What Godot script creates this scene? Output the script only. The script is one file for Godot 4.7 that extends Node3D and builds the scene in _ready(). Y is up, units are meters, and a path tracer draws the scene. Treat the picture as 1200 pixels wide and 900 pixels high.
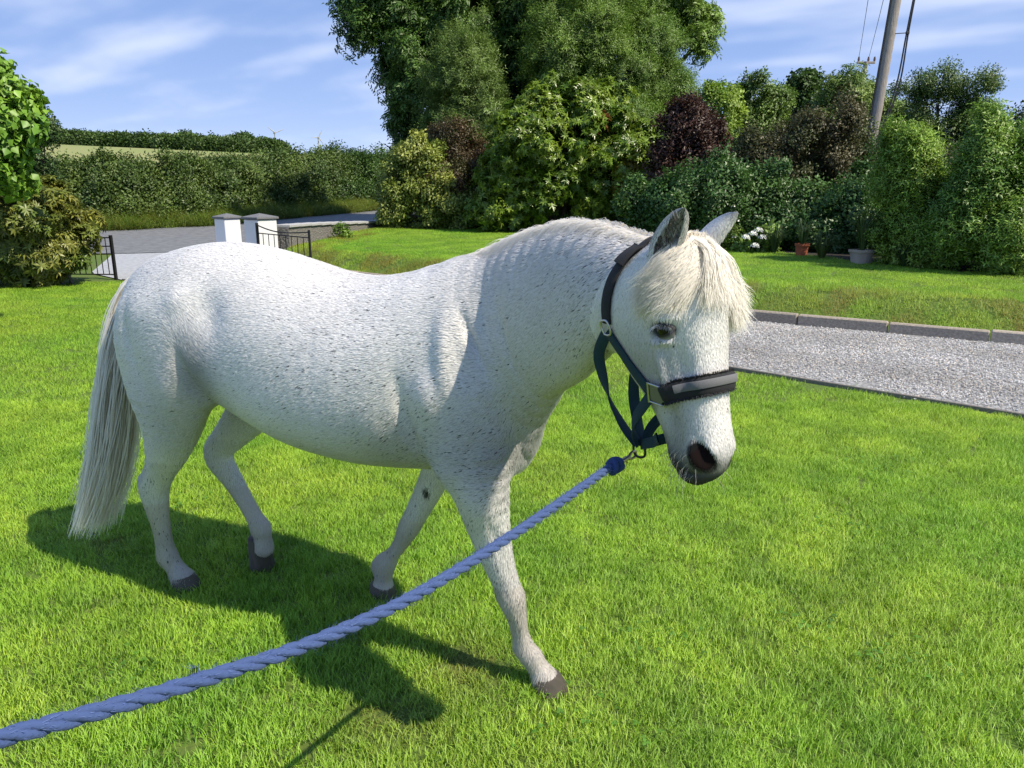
extends Node3D

# ------------------------------------------------------------------ small helpers
var taken := {}
var rng := RandomNumberGenerator.new()
var noise := FastNoiseLite.new()
var fine := FastNoiseLite.new()

func numbered(called: String) -> String:
	if not taken.has(called):
		taken[called] = 0
		return called
	taken[called] += 1
	return "%s_%03d" % [called, taken[called]]

func thing(called: String, label: String, category: String, at := Vector3.ZERO, turn := 0.0, group := "") -> Node3D:
	var o := Node3D.new()
	o.name = numbered(called)
	add_child(o)
	o.position = at
	o.rotation.y = turn
	tag(o, label, category, group)
	return o

func tag(o: Node3D, label: String, category: String, group := "") -> void:
	o.set_meta("label", label)
	o.set_meta("category", category)
	if group != "":
		o.set_meta("group", group)

func obj(called: String, mesh: Mesh, material: Material, parent: Node = self, kind := "") -> MeshInstance3D:
	var o := MeshInstance3D.new()
	o.mesh = mesh
	o.material_override = material
	if parent == self:
		o.name = numbered(called)
		add_child(o)
	else:
		o.name = called
		parent.add_child(o, true)
	if kind != "":
		o.set_meta("kind", kind)
	return o

func multi(called: String, mesh: Mesh, material: Material, places: Array[Transform3D], tints: PackedColorArray, parent: Node = self, kind := "stuff") -> MultiMeshInstance3D:
	var mm := MultiMesh.new()
	mm.transform_format = MultiMesh.TRANSFORM_3D
	mm.use_colors = true
	mm.mesh = mesh
	mm.instance_count = places.size()
	var buf := PackedFloat32Array()
	buf.resize(places.size() * 16)
	for i in places.size():
		var t: Transform3D = places[i]
		var c: Color = tints[i]
		var k := i * 16
		buf[k] = t.basis.x.x; buf[k + 1] = t.basis.y.x; buf[k + 2] = t.basis.z.x; buf[k + 3] = t.origin.x
		buf[k + 4] = t.basis.x.y; buf[k + 5] = t.basis.y.y; buf[k + 6] = t.basis.z.y; buf[k + 7] = t.origin.y
		buf[k + 8] = t.basis.x.z; buf[k + 9] = t.basis.y.z; buf[k + 10] = t.basis.z.z; buf[k + 11] = t.origin.z
		buf[k + 12] = c.r; buf[k + 13] = c.g; buf[k + 14] = c.b; buf[k + 15] = c.a
	mm.buffer = buf
	var o := MultiMeshInstance3D.new()
	o.multimesh = mm
	o.material_override = material
	if parent == self:
		o.name = numbered(called)
		add_child(o)
	else:
		o.name = called
		parent.add_child(o, true)
	if kind != "":
		o.set_meta("kind", kind)
	return o

# gathers triangles with colours (linear) and normals
class Soup:
	var v := PackedVector3Array()
	var n := PackedVector3Array()
	var c := PackedColorArray()
	var ix := PackedInt32Array()
	func vert(p: Vector3, nn: Vector3, cc := Color.WHITE) -> int:
		v.push_back(p); n.push_back(nn); c.push_back(cc)
		return v.size() - 1
	func tri(a: int, b: int, d: int) -> void:
		ix.push_back(a); ix.push_back(b); ix.push_back(d)
	func quad(a: int, b: int, d: int, e: int) -> void:
		tri(a, b, d); tri(a, d, e)
	func face(p: Array, cc := Color.WHITE) -> void:   # flat polygon, corners clockwise seen from outside
		var nn: Vector3 = (p[2] - p[0]).cross(p[1] - p[0]).normalized()
		var k := v.size()
		for q in p:
			vert(q, nn, cc)
		for i in range(1, p.size() - 1):
			tri(k, k + i, k + i + 1)
	func box(center: Vector3, size: Vector3, turn := Basis(), cc := Color.WHITE, bevel := 0.0) -> void:
		var h := size * 0.5
		var e := bevel
		# a chamfered box: six faces pulled in, twelve edge strips, eight corners
		for ax in 3:
			var a2 := (ax + 1) % 3
			var a3 := (ax + 2) % 3
			for sg in [-1.0, 1.0]:
				var q := []
				for w in [[-1, -1], [1, -1], [1, 1], [-1, 1]]:
					var p := Vector3.ZERO
					p[ax] = sg * h[ax]
					p[a2] = w[0] * (h[a2] - e)
					p[a3] = w[1] * (h[a3] - e)
					q.append(center + turn * p)
				if sg > 0: q.reverse()
				face(q, cc)
		if e <= 0.0: return
		for ax in 3:
			var a2 := (ax + 1) % 3
			var a3 := (ax + 2) % 3
			for s2 in [-1.0, 1.0]:
				for s3 in [-1.0, 1.0]:
					var q := []
					for w in [[-1, 0], [1, 0], [1, 1], [-1, 1]]:
						var p := Vector3.ZERO
						p[ax] = w[0] * (h[ax] - e)
						p[a2] = s2 * (h[a2] - (e if w[1] == 0 else 0.0))
						p[a3] = s3 * (h[a3] - (0.0 if w[1] == 0 else e))
						q.append(center + turn * p)
					if s2 * s3 > 0: q.reverse()
					face(q, cc)
		for sx in [-1.0, 1.0]:
			for sy in [-1.0, 1.0]:
				for sz in [-1.0, 1.0]:
					var q := [center + turn * Vector3(sx * h.x, sy * (h.y - e), sz * (h.z - e)), center + turn * Vector3(sx * (h.x - e), sy * h.y, sz * (h.z - e)), center + turn * Vector3(sx * (h.x - e), sy * (h.y - e), sz * h.z)]
					if sx * sy * sz > 0: q.reverse()
					face(q, cc)
	# a swept tube through points with radii; ring of m vertices, closed ends
	func tube(pts: Array, radii: Array, m := 8, cc := Color.WHITE, caps := true) -> void:
		var first := -1
		var side := Vector3.ZERO
		for i in pts.size():
			var t: Vector3 = (pts[mini(i + 1, pts.size() - 1)] - pts[maxi(i - 1, 0)]).normalized()
			if side == Vector3.ZERO:
				side = t.cross(Vector3.UP if absf(t.y) < 0.9 else Vector3.RIGHT).normalized()
			side = (side - t * side.dot(t)).normalized()
			var up := t.cross(side)
			var k := v.size()
			for j in m:
				var a := TAU * j / m
				var d := side * cos(a) + up * sin(a)
				vert(pts[i] + d * radii[i], d, cc)
			if first >= 0:
				for j in m:
					var j2 := (j + 1) % m
					quad(first + j, first + j2, k + j2, k + j)
			if caps and (i == 0 or i == pts.size() - 1):
				var q := vert(pts[i], t if i else -t, cc)
				for j in m:
					if i: tri(q, k + j, k + (j + 1) % m)
					else: tri(q, k + (j + 1) % m, k + j)
			first = k
	func mesh(check := true) -> ArrayMesh:
		if check:   # turn round the triangles whose winding disagrees with their normals
			for i in range(0, ix.size(), 3):
				var g := (v[ix[i + 2]] - v[ix[i]]).cross(v[ix[i + 1]] - v[ix[i]])
				if g.dot(n[ix[i]] + n[ix[i + 1]] + n[ix[i + 2]]) < 0.0:
					var w := ix[i + 1]
					ix[i + 1] = ix[i + 2]
					ix[i + 2] = w
		var a := []
		a.resize(Mesh.ARRAY_MAX)
		a[Mesh.ARRAY_VERTEX] = v
		a[Mesh.ARRAY_NORMAL] = n
		a[Mesh.ARRAY_COLOR] = c
		a[Mesh.ARRAY_INDEX] = ix
		var m := ArrayMesh.new()
		m.add_surface_from_arrays(Mesh.PRIMITIVE_TRIANGLES, a)
		return m

func mat(color: Color, rough := 0.9, vertex := false, metal := 0.0) -> StandardMaterial3D:
	var m := StandardMaterial3D.new()
	m.albedo_color = color.linear_to_srgb()
	m.roughness = rough
	m.metallic = metal
	m.vertex_color_use_as_albedo = vertex
	m.cull_mode = BaseMaterial3D.CULL_DISABLED
	return m

func bumps(m: StandardMaterial3D, freq: float, size_cm: float, scale: float, sd := 3, octaves := 4) -> StandardMaterial3D:
	var t := NoiseTexture2D.new()
	t.width = 256; t.height = 256; t.seamless = true
	var nn := FastNoiseLite.new()
	nn.seed = sd; nn.frequency = freq; nn.fractal_octaves = octaves
	t.noise = nn
	m.heightmap_enabled = true
	m.heightmap_texture = t
	m.heightmap_scale = size_cm
	m.uv1_triplanar = true
	m.uv1_world_triplanar = true
	m.uv1_scale = Vector3.ONE * scale
	return m

func catmull(p: Array, n: int) -> Array:
	var out := []
	for i in p.size() - 1:
		var a = p[maxi(i - 1, 0)]
		var b = p[i]
		var c = p[i + 1]
		var d = p[mini(i + 2, p.size() - 1)]
		for k in n:
			var t := float(k) / n
			out.append(0.5 * (2.0 * b + (c - a) * t + (2.0 * a - 5.0 * b + 4.0 * c - d) * t * t + (3.0 * b - a - 3.0 * c + d) * t * t * t))
	out.append(p[-1])
	return out

func sstep(a: float, b: float, x: float) -> float:
	var t := clampf((x - a) / (b - a), 0.0, 1.0)
	return t * t * (3.0 - 2.0 * t)

# ------------------------------------------------------------------ bodies as one smooth surface
# a loft along a straight axis: top and bottom outline and half width at stations
class Loft:
	var o: Vector3; var ax: Vector3; var up: Vector3; var sd: Vector3
	var t0: float; var t1: float; var step: float; var count: int
	var mid := PackedFloat32Array(); var hh := PackedFloat32Array(); var ww := PackedFloat32Array()
	var expo := 2.0; var skew := 0.0; var k := 0.04
	var lo: Vector3; var hi: Vector3
	func setup(rows: Array, fn: Callable) -> void:   # rows of [t, top, bottom, half width]
		var vs := []
		for r in rows: vs.append(Vector4(r[0], r[1], r[2], r[3]))
		vs = fn.call(vs, 12)
		t0 = vs[0].x; t1 = vs[-1].x
		count = maxi(8, int((t1 - t0) / 0.008))
		step = (t1 - t0) / (count - 1)
		var j := 0
		lo = Vector3.ONE * 1e9; hi = -lo
		for i in count:
			var t := t0 + step * i
			while j < vs.size() - 2 and vs[j + 1].x < t: j += 1
			var f := clampf((t - vs[j].x) / maxf(vs[j + 1].x - vs[j].x, 1e-6), 0.0, 1.0)
			var q: Vector4 = vs[j].lerp(vs[j + 1], f)
			mid.push_back((q.y + q.z) * 0.5); hh.push_back(maxf((q.y - q.z) * 0.5, 0.004)); ww.push_back(maxf(q.w, 0.004))
			for s in [-1.0, 1.0]:
				for s2 in [q.y, q.z]:
					var p: Vector3 = o + ax * t + up * s2 + sd * (q.w * s)
					lo = lo.min(p); hi = hi.max(p)
	func dist(p: Vector3) -> float:
		var q := p - o
		var t := q.dot(ax)
		var f := clampf((t - t0) / step, 0.0, count - 1.001)
		var i := int(f)
		f -= i
		var h: float = hh[i] + (hh[i + 1] - hh[i]) * f
		var w: float = ww[i] + (ww[i + 1] - ww[i]) * f
		var u: float = q.dot(up) - (mid[i] + (mid[i + 1] - mid[i]) * f)
		var v := q.dot(sd)
		var a := absf(u / h)
		w *= 1.0 - skew * u / h
		var b := absf(v / maxf(w, 0.003))
		var l := sqrt(u * u + v * v)
		var r := sqrt(a * a + b * b) if expo == 2.0 else pow(pow(a, expo) + pow(b, expo), 1.0 / expo)
		var d := -minf(h, w) if r < 1e-4 else l * (1.0 - 1.0 / r)
		var over := maxf(t0 - t, t - t1)
		if over > 0.0:
			d = sqrt(maxf(d, 0.0) * maxf(d, 0.0) + over * over)
		return d

# a tube through nodes with an elliptic section
class Limb:
	var c := PackedVector3Array(); var a := PackedVector3Array(); var ra := PackedFloat32Array(); var rb := PackedFloat32Array()
	var k := 0.04
	var lo: Vector3; var hi: Vector3
	func setup(rows: Array, fn: Callable, n := 3) -> void:   # rows of [centre, direction of the first axis, its half, the other half]
		var cs := []; var as_ := []; var rs := []
		for r in rows:
			cs.append(r[0]); as_.append(r[1]); rs.append(Vector2(r[2], r[3]))
		cs = fn.call(cs, n); as_ = fn.call(as_, n); rs = fn.call(rs, n)
		lo = Vector3.ONE * 1e9; hi = -lo
		for i in cs.size():
			c.push_back(cs[i]); a.push_back(as_[i].normalized()); ra.push_back(rs[i].x); rb.push_back(rs[i].y)
			var m := Vector3.ONE * maxf(rs[i].x, rs[i].y)
			lo = lo.min(cs[i] - m); hi = hi.max(cs[i] + m)
	func dist(p: Vector3) -> float:
		var best := 1e9
		for i in c.size() - 1:
			var e := c[i + 1] - c[i]
			var q := p - c[i]
			var t := clampf(q.dot(e) / e.length_squared(), 0.0, 1.0)
			q -= e * t
			var l := q.length()
			var m := ra[i] + (ra[i + 1] - ra[i]) * t
			var n := rb[i] + (rb[i + 1] - rb[i]) * t
			if l - maxf(m, n) > best: continue
			var d := a[i].lerp(a[i + 1], t)
			var u := q.dot(d)
			var w2 := maxf(l * l - u * u, 0.0)
			var r := sqrt(u * u / (m * m) + w2 / (n * n))
			var dd := -minf(m, n) if r < 1e-4 else l * (1.0 - 1.0 / r)
			if dd < best: best = dd
		return best

# a swelling (positive) or hollow (negative) laid on the surface
class Swell:
	var o: Vector3; var turn := Basis(); var size: Vector3; var amount: float
	var lo: Vector3; var hi: Vector3
	func setup(at: Vector3, sz: Vector3, by: float, b := Basis()) -> void:
		o = at; size = sz; amount = by; turn = b.transposed()
		var m := Vector3.ONE * (maxf(sz.x, maxf(sz.y, sz.z)) * 2.0)
		lo = at - m; hi = at + m
	func at(p: Vector3) -> float:
		var q := (turn * (p - o)) / size
		var l := q.length_squared()
		return 0.0 if l > 5.0 else amount * exp(-1.5 * l)

func field(p: Vector3, prims: Array) -> float:
	var d := 1.0
	for s in prims:
		if s is Swell:
			d -= s.at(p)
		else:
			var e: float = s.dist(p)
			var k: float = s.k
			var h := maxf(k - absf(d - e), 0.0) / k
			d = minf(d, e) - h * h * k * 0.25
	return d

func slope(p: Vector3, prims: Array) -> Vector3:
	var e := 0.004
	return Vector3(field(p + Vector3(e, 0, 0), prims) - field(p - Vector3(e, 0, 0), prims), field(p + Vector3(0, e, 0), prims) - field(p - Vector3(0, e, 0), prims), field(p + Vector3(0, 0, e), prims) - field(p - Vector3(0, 0, e), prims)).normalized()

# surface nets over a grid that stands at xf with cells of size cell
func surface_net(prims: Array, xf: Transform3D, nx: int, ny: int, nz: int, cell: float, keep: Callable, paint: Callable, soup: Soup) -> void:
	var g := PackedFloat32Array()
	g.resize(nx * ny * nz)
	g.fill(1.0)
	var back := xf.affine_inverse()
	var sy := nx
	var sz := nx * ny
	for s in prims:
		var lo := Vector3.ONE * 1e9
		var hi := -lo
		for i in 8:
			var q := back * Vector3(s.hi.x if i & 1 else s.lo.x, s.hi.y if i & 2 else s.lo.y, s.hi.z if i & 4 else s.lo.z)
			lo = lo.min(q); hi = hi.max(q)
		var pad: float = 0.03 + (s.k * 0.5 if not s is Swell else 0.0)
		var i0 := maxi(0, int((lo.x - pad) / cell)); var i1 := mini(nx - 1, int((hi.x + pad) / cell) + 1)
		var j0 := maxi(0, int((lo.y - pad) / cell)); var j1 := mini(ny - 1, int((hi.y + pad) / cell) + 1)
		var k0 := maxi(0, int((lo.z - pad) / cell)); var k1 := mini(nz - 1, int((hi.z + pad) / cell) + 1)
		var soft: bool = s is Swell
		if soft:
			for kk in range(k0, k1 + 1):
				for jj in range(j0, j1 + 1):
					var at := kk * sz + jj * sy + i0
					for ii in range(i0, i1 + 1):
						if absf(g[at]) < 0.07:
							g[at] -= s.at(xf * (Vector3(ii, jj, kk) * cell))
						at += 1
			continue
		var dp := xf.basis.x * cell
		var sk: float = s.k
		var far := 4.0 * cell + sk + 0.02
		for kb in range(k0, k1 + 1, 4):
			for jb in range(j0, j1 + 1, 4):
				for ib in range(i0, i1 + 1, 4):
					var e0: float = s.dist(xf * (Vector3(ib + 1.5, jb + 1.5, kb + 1.5) * cell))
					if e0 > far * 1.3: continue
					var deep := e0 < -far * 1.3
					for kk in range(kb, mini(kb + 4, k1 + 1)):
						for jj in range(jb, mini(jb + 4, j1 + 1)):
							var p := xf * (Vector3(ib, jj, kk) * cell)
							var at := kk * sz + jj * sy + ib
							for ii in range(ib, mini(ib + 4, i1 + 1)):
								var d := g[at]
								var e: float = e0 if deep else s.dist(p)
								var h: float = maxf(sk - absf(d - e), 0.0) / sk
								g[at] = minf(d, e) - h * h * sk * 0.25
								p += dp
								at += 1
	var id := PackedInt32Array()
	id.resize(nx * ny * nz)
	id.fill(-1)
	var off := PackedInt32Array([0, 1, sy, sy + 1, sz, sz + 1, sz + sy, sz + sy + 1])
	var edges := [[0, 1], [2, 3], [4, 5], [6, 7], [0, 2], [1, 3], [4, 6], [5, 7], [0, 4], [1, 5], [2, 6], [3, 7]]
	for kk in nz - 1:
		for jj in ny - 1:
			var at := kk * sz + jj * sy - 1
			for ii in nx - 1:
				at += 1
				var v0 := g[at]
				if v0 > 0.05 or v0 < -0.05: continue
				var m := 0
				for q in 8:
					if g[at + off[q]] < 0.0: m += 1
				if m == 0 or m == 8: continue
				if not keep.call(xf * (Vector3(ii + 0.5, jj + 0.5, kk + 0.5) * cell)): continue
				var sum := Vector3.ZERO
				var cnt := 0
				for e in edges:
					var a: float = g[at + off[e[0]]]
					var b: float = g[at + off[e[1]]]
					if (a < 0.0) != (b < 0.0):
						var f := a / (a - b)
						var pa := Vector3(e[0] & 1, (e[0] >> 1) & 1, e[0] >> 2)
						var pb := Vector3(e[1] & 1, (e[1] >> 1) & 1, e[1] >> 2)
						sum += pa.lerp(pb, f)
						cnt += 1
				var lp := sum / cnt
				var c := PackedFloat32Array()
				for q in 8: c.push_back(g[at + off[q]])
				var fx := lp.x; var fy := lp.y; var fz := lp.z
				var nn := Vector3(
					lerpf(lerpf(c[1] - c[0], c[3] - c[2], fy), lerpf(c[5] - c[4], c[7] - c[6], fy), fz),
					lerpf(lerpf(c[2] - c[0], c[3] - c[1], fx), lerpf(c[6] - c[4], c[7] - c[5], fx), fz),
					lerpf(lerpf(c[4] - c[0], c[5] - c[1], fx), lerpf(c[6] - c[2], c[7] - c[3], fx), fy))
				var p := xf * ((Vector3(ii, jj, kk) + lp) * cell)
				nn = (xf.basis * nn).normalized()
				id[at] = soup.vert(p, nn, paint.call(p, nn))
	for kk in range(1, nz - 1):
		for jj in range(1, ny - 1):
			var at := kk * sz + jj * sy
			for ii in range(1, nx - 1):
				at += 1
				if id[at] < 0: continue
				var ins := g[at] < 0.0
				for ax in 3:
					var d1: int = [1, sy, sz][ax]
					if (g[at + d1] < 0.0) == ins: continue
					var d2: int = [sy, sz, 1][ax]
					var d3: int = [sz, 1, sy][ax]
					var a := id[at]; var b := id[at - d2]; var c := id[at - d2 - d3]; var d := id[at - d3]
					if a < 0 or b < 0 or c < 0 or d < 0: continue
					if ins: soup.quad(a, d, c, b)
					else: soup.quad(a, b, c, d)
# ------------------------------------------------------------------ the pony
const PONY_TURN := 23.6
var head_at := Vector3(1.142, 1.422, 0.43)
var head_ax := Vector3(0.1811, -0.9769, 0.1132)
var head_up := Vector3(0.8433, 0.2134, 0.4932)
var head_sd := Vector3(-0.506, 0.0061, 0.8625)
var head_len := 0.53
var body_prims := []
var head_prims := []
var neck_path := []

func hp(t: float, u: float, v: float) -> Vector3:    # a point of the head: share of its length from the poll, towards the face, towards the near side
	return head_at + head_ax * (t * head_len) + head_up * u + head_sd * v

func on_head(p: Vector3) -> bool:
	var h := head_t(p)
	return h.x > -0.02 and p.x > 0.9 and h.y > -0.215 + 0.10 * sstep(0.35, 0.0, h.x)

func head_t(p: Vector3) -> Vector3:
	var q := p - head_at
	return Vector3(q.dot(head_ax) / head_len, q.dot(head_up), q.dot(head_sd))

func limb(rows: Array, k: float) -> Limb:
	var l := Limb.new()
	l.k = k
	var r2 := []
	for r in rows:
		r2.append([Vector3(r[0], r[1], r[2]), Vector3(r[5], r[6], 0.0) if r.size() > 5 else Vector3(1, 0, 0), r[3], r[4]])
	l.setup(r2, catmull)
	return l

func swell(at: Vector3, sz: Vector3, by: float, b := Basis()) -> Swell:
	var s := Swell.new()
	s.setup(at, sz, by, b)
	return s

func tilt(deg: float) -> Basis:
	return Basis(Vector3(0, 0, 1), deg_to_rad(deg))

func pony_shape() -> void:
	var trunk := Loft.new()
	trunk.o = Vector3.ZERO; trunk.ax = Vector3(1, 0, 0); trunk.up = Vector3(0, 1, 0); trunk.sd = Vector3(0, 0, 1)
	trunk.skew = 0.10; trunk.expo = 2.15; trunk.k = 0.05
	trunk.setup([[-0.95, 1.13, 1.02, 0.04], [-0.92, 1.19, 0.93, 0.10], [-0.86, 1.235, 0.86, 0.17], [-0.76, 1.275, 0.82, 0.225], [-0.60, 1.310, 0.79, 0.26], [-0.45, 1.318, 0.75, 0.268], [-0.30, 1.300, 0.69, 0.275], [-0.16, 1.268, 0.648, 0.288], [-0.03, 1.238, 0.630, 0.292], [0.10, 1.230, 0.622, 0.288], [0.227, 1.248, 0.626, 0.268], [0.318, 1.272, 0.632, 0.245], [0.405, 1.280, 0.645, 0.228], [0.50, 1.255, 0.665, 0.21], [0.56, 1.16, 0.652, 0.19], [0.598, 1.03, 0.655, 0.165], [0.622, 0.92, 0.672, 0.125], [0.640, 0.83, 0.72, 0.06]], catmull)
	var neck := Limb.new()
	neck.k = 0.10
	var nk := [[Vector3(0.40, 1.275, -0.01), Vector3(0.585, 0.72, 0.02), 0.15], [Vector3(0.53, 1.325, 0.02), Vector3(0.675, 0.83, 0.07), 0.13], [Vector3(0.66, 1.372, 0.08), Vector3(0.758, 0.945, 0.16), 0.108], [Vector3(0.81, 1.405, 0.17), Vector3(0.86, 1.025, 0.26), 0.094], [Vector3(0.95, 1.400, 0.28), Vector3(0.95, 1.12, 0.36), 0.084], [Vector3(1.07, 1.378, 0.375), Vector3(1.01, 1.18, 0.41), 0.076]]
	var rows := []
	for r in nk:
		rows.append([(r[0] + r[1]) * 0.5, r[0] - r[1], (r[0] - r[1]).length() * 0.5, r[2]])
		neck_path.append(r[0])
	neck.setup(rows, catmull)
	var head := Loft.new()
	head.o = head_at; head.ax = head_ax; head.up = head_up; head.sd = head_sd
	head.skew = -0.12; head.expo = 2.25; head.k = 0.05
	var hr := [[0.045, 0.0, -0.07, 0.045], [0.075, 0.028, -0.10, 0.066], [0.13, 0.054, -0.135, 0.082], [0.2, 0.068, -0.16, 0.090], [0.3, 0.073, -0.178, 0.092], [0.38, 0.068, -0.19, 0.091], [0.46, 0.062, -0.195, 0.086], [0.55, 0.058, -0.175, 0.077], [0.64, 0.056, -0.14, 0.068], [0.73, 0.054, -0.112, 0.060], [0.82, 0.055, -0.094, 0.056], [0.9, 0.052, -0.086, 0.056], [0.96, 0.034, -0.072, 0.050], [1.0, 0.008, -0.05, 0.036], [1.02, -0.018, -0.034, 0.012]]
	for r in hr: r[0] *= head_len
	head.setup(hr, catmull)
	# legs: x, y, z, half fore-aft, half across
	var legs := [
		limb([[0.47, 0.92, 0.15, 0.13, 0.07], [0.50, 0.76, 0.165, 0.125, 0.075], [0.535, 0.64, 0.155, 0.092, 0.068], [0.555, 0.53, 0.145, 0.070, 0.056], [0.582, 0.42, 0.138, 0.052, 0.046], [0.612, 0.335, 0.134, 0.040, 0.040], [0.630, 0.285, 0.132, 0.041, 0.041], [0.643, 0.235, 0.130, 0.032, 0.033], [0.655, 0.17, 0.127, 0.027, 0.025], [0.672, 0.118, 0.125, 0.035, 0.031], [0.69, 0.098, 0.124, 0.037, 0.033], [0.717, 0.062, 0.124, 0.031, 0.032], [0.735, 0.035, 0.124, 0.040, 0.042]], 0.07),
		limb([[0.42, 0.92, -0.15, 0.13, 0.07], [0.34, 0.76, -0.16, 0.115, 0.075], [0.265, 0.62, -0.15, 0.075, 0.066], [0.215, 0.52, -0.145, 0.055, 0.054], [0.165, 0.42, -0.14, 0.045, 0.046], [0.125, 0.345, -0.138, 0.041, 0.041], [0.10, 0.30, -0.137, 0.040, 0.040], [0.068, 0.24, -0.136, 0.030, 0.028], [0.03, 0.185, -0.136, 0.028, 0.026], [-0.006, 0.14, -0.137, 0.044, 0.038], [-0.016, 0.115, -0.137, 0.043, 0.037], [-0.018, 0.07, -0.138, 0.033, 0.033], [-0.022, 0.035, -0.138, 0.042, 0.042]], 0.07),
		limb([[-0.64, 1.06, 0.15, 0.20, 0.10], [-0.66, 0.92, 0.165, 0.195, 0.095], [-0.665, 0.80, 0.168, 0.178, 0.088], [-0.685, 0.68, 0.158, 0.128, 0.074], [-0.735, 0.57, 0.148, 0.092, 0.058], [-0.80, 0.48, 0.138, 0.070, 0.047], [-0.845, 0.41, 0.130, 0.066, 0.046], [-0.852, 0.34, 0.125, 0.052, 0.040], [-0.848, 0.25, 0.12, 0.036, 0.032], [-0.845, 0.17, 0.117, 0.034, 0.031], [-0.838, 0.115, 0.115, 0.041, 0.038], [-0.815, 0.08, 0.113, 0.034, 0.033], [-0.79, 0.05, 0.112, 0.036, 0.037], [-0.775, 0.03, 0.111, 0.044, 0.043]], 0.07),
		limb([[-0.56, 1.02, -0.15, 0.18, 0.10], [-0.54, 0.88, -0.165, 0.17, 0.095], [-0.55, 0.76, -0.16, 0.135, 0.08], [-0.61, 0.65, -0.15, 0.108, 0.070], [-0.695, 0.56, -0.14, 0.082, 0.058], [-0.765, 0.49, -0.132, 0.068, 0.048], [-0.765, 0.435, -0.126, 0.062, 0.045], [-0.712, 0.375, -0.122, 0.047, 0.038], [-0.652, 0.295, -0.119, 0.036, 0.032], [-0.604, 0.225, -0.117, 0.034, 0.032], [-0.577, 0.185, -0.116, 0.042, 0.039], [-0.568, 0.145, -0.116, 0.034, 0.033], [-0.572, 0.10, -0.116, 0.042, 0.042]], 0.07)]
	var lumps := [
		# shoulder blade ridge, shoulder point, elbow, chest, barrel hollows (each side)
		swell(Vector3(0.20, 1.13, 0.25), Vector3(0.14, 0.05, 0.12), -0.006, tilt(10)),
	]
	for s in [1.0, -1.0]:
		lumps.append_array([
			swell(Vector3(0.46, 1.04, 0.20 * s), Vector3(0.035, 0.13, 0.10), 0.021, tilt(8)), swell(Vector3(0.655, 1.07, 0.15 * s), Vector3(0.018, 0.17, 0.10), -0.014, tilt(22)), swell(Vector3(0.60, 1.00, 0.17 * s), Vector3(0.035, 0.14, 0.10), 0.010, tilt(22)),
			swell(Vector3(0.53, 1.09, 0.18 * s), Vector3(0.016, 0.09, 0.10), -0.022, tilt(28)),
			swell(Vector3(0.415, 0.92, 0.22 * s), Vector3(0.045, 0.08, 0.12), 0.020, tilt(10)),
			swell(Vector3(0.345, 0.84, 0.23 * s), Vector3(0.026, 0.14, 0.12), -0.017, tilt(12)), swell(Vector3(0.24, 0.80, 0.26 * s), Vector3(0.06, 0.10, 0.12), 0.008),
			swell(Vector3(0.60, 0.83, 0.12 * s), Vector3(0.06, 0.08, 0.08), 0.009),
			swell(Vector3(0.56, 0.80, 0.19 * s), Vector3(0.03, 0.10, 0.08), -0.008, tilt(-14)),
			swell(Vector3(-0.37, 1.12, 0.26 * s), Vector3(0.07, 0.10, 0.12), -0.022, tilt(20)),
			swell(Vector3(-0.50, 1.16, 0.25 * s), Vector3(0.07, 0.06, 0.12), 0.015),
			swell(Vector3(-0.47, 0.86, 0.24 * s), Vector3(0.026, 0.13, 0.12), -0.030, tilt(12)),
			swell(Vector3(-0.56, 0.84, 0.24 * s), Vector3(0.07, 0.11, 0.12), 0.022),
			swell(Vector3(-0.83, 0.98, 0.20 * s), Vector3(0.08, 0.12, 0.10), 0.012),
			swell(Vector3(-0.72, 1.00, 0.26 * s), Vector3(0.03, 0.15, 0.12), -0.012, tilt(15)),
			swell(Vector3(-0.15, 0.80, 0.28 * s), Vector3(0.20, 0.12, 0.12), 0.010),
			swell(Vector3(0.05, 0.98, 0.29 * s), Vector3(0.02, 0.16, 0.10), -0.0012, tilt(8)),
			swell(Vector3(-0.03, 0.98, 0.29 * s), Vector3(0.02, 0.16, 0.10), 0.001, tilt(8)),
			swell(Vector3(0.12, 0.98, 0.29 * s), Vector3(0.02, 0.16, 0.10), 0.001, tilt(8)),
		])
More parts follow.
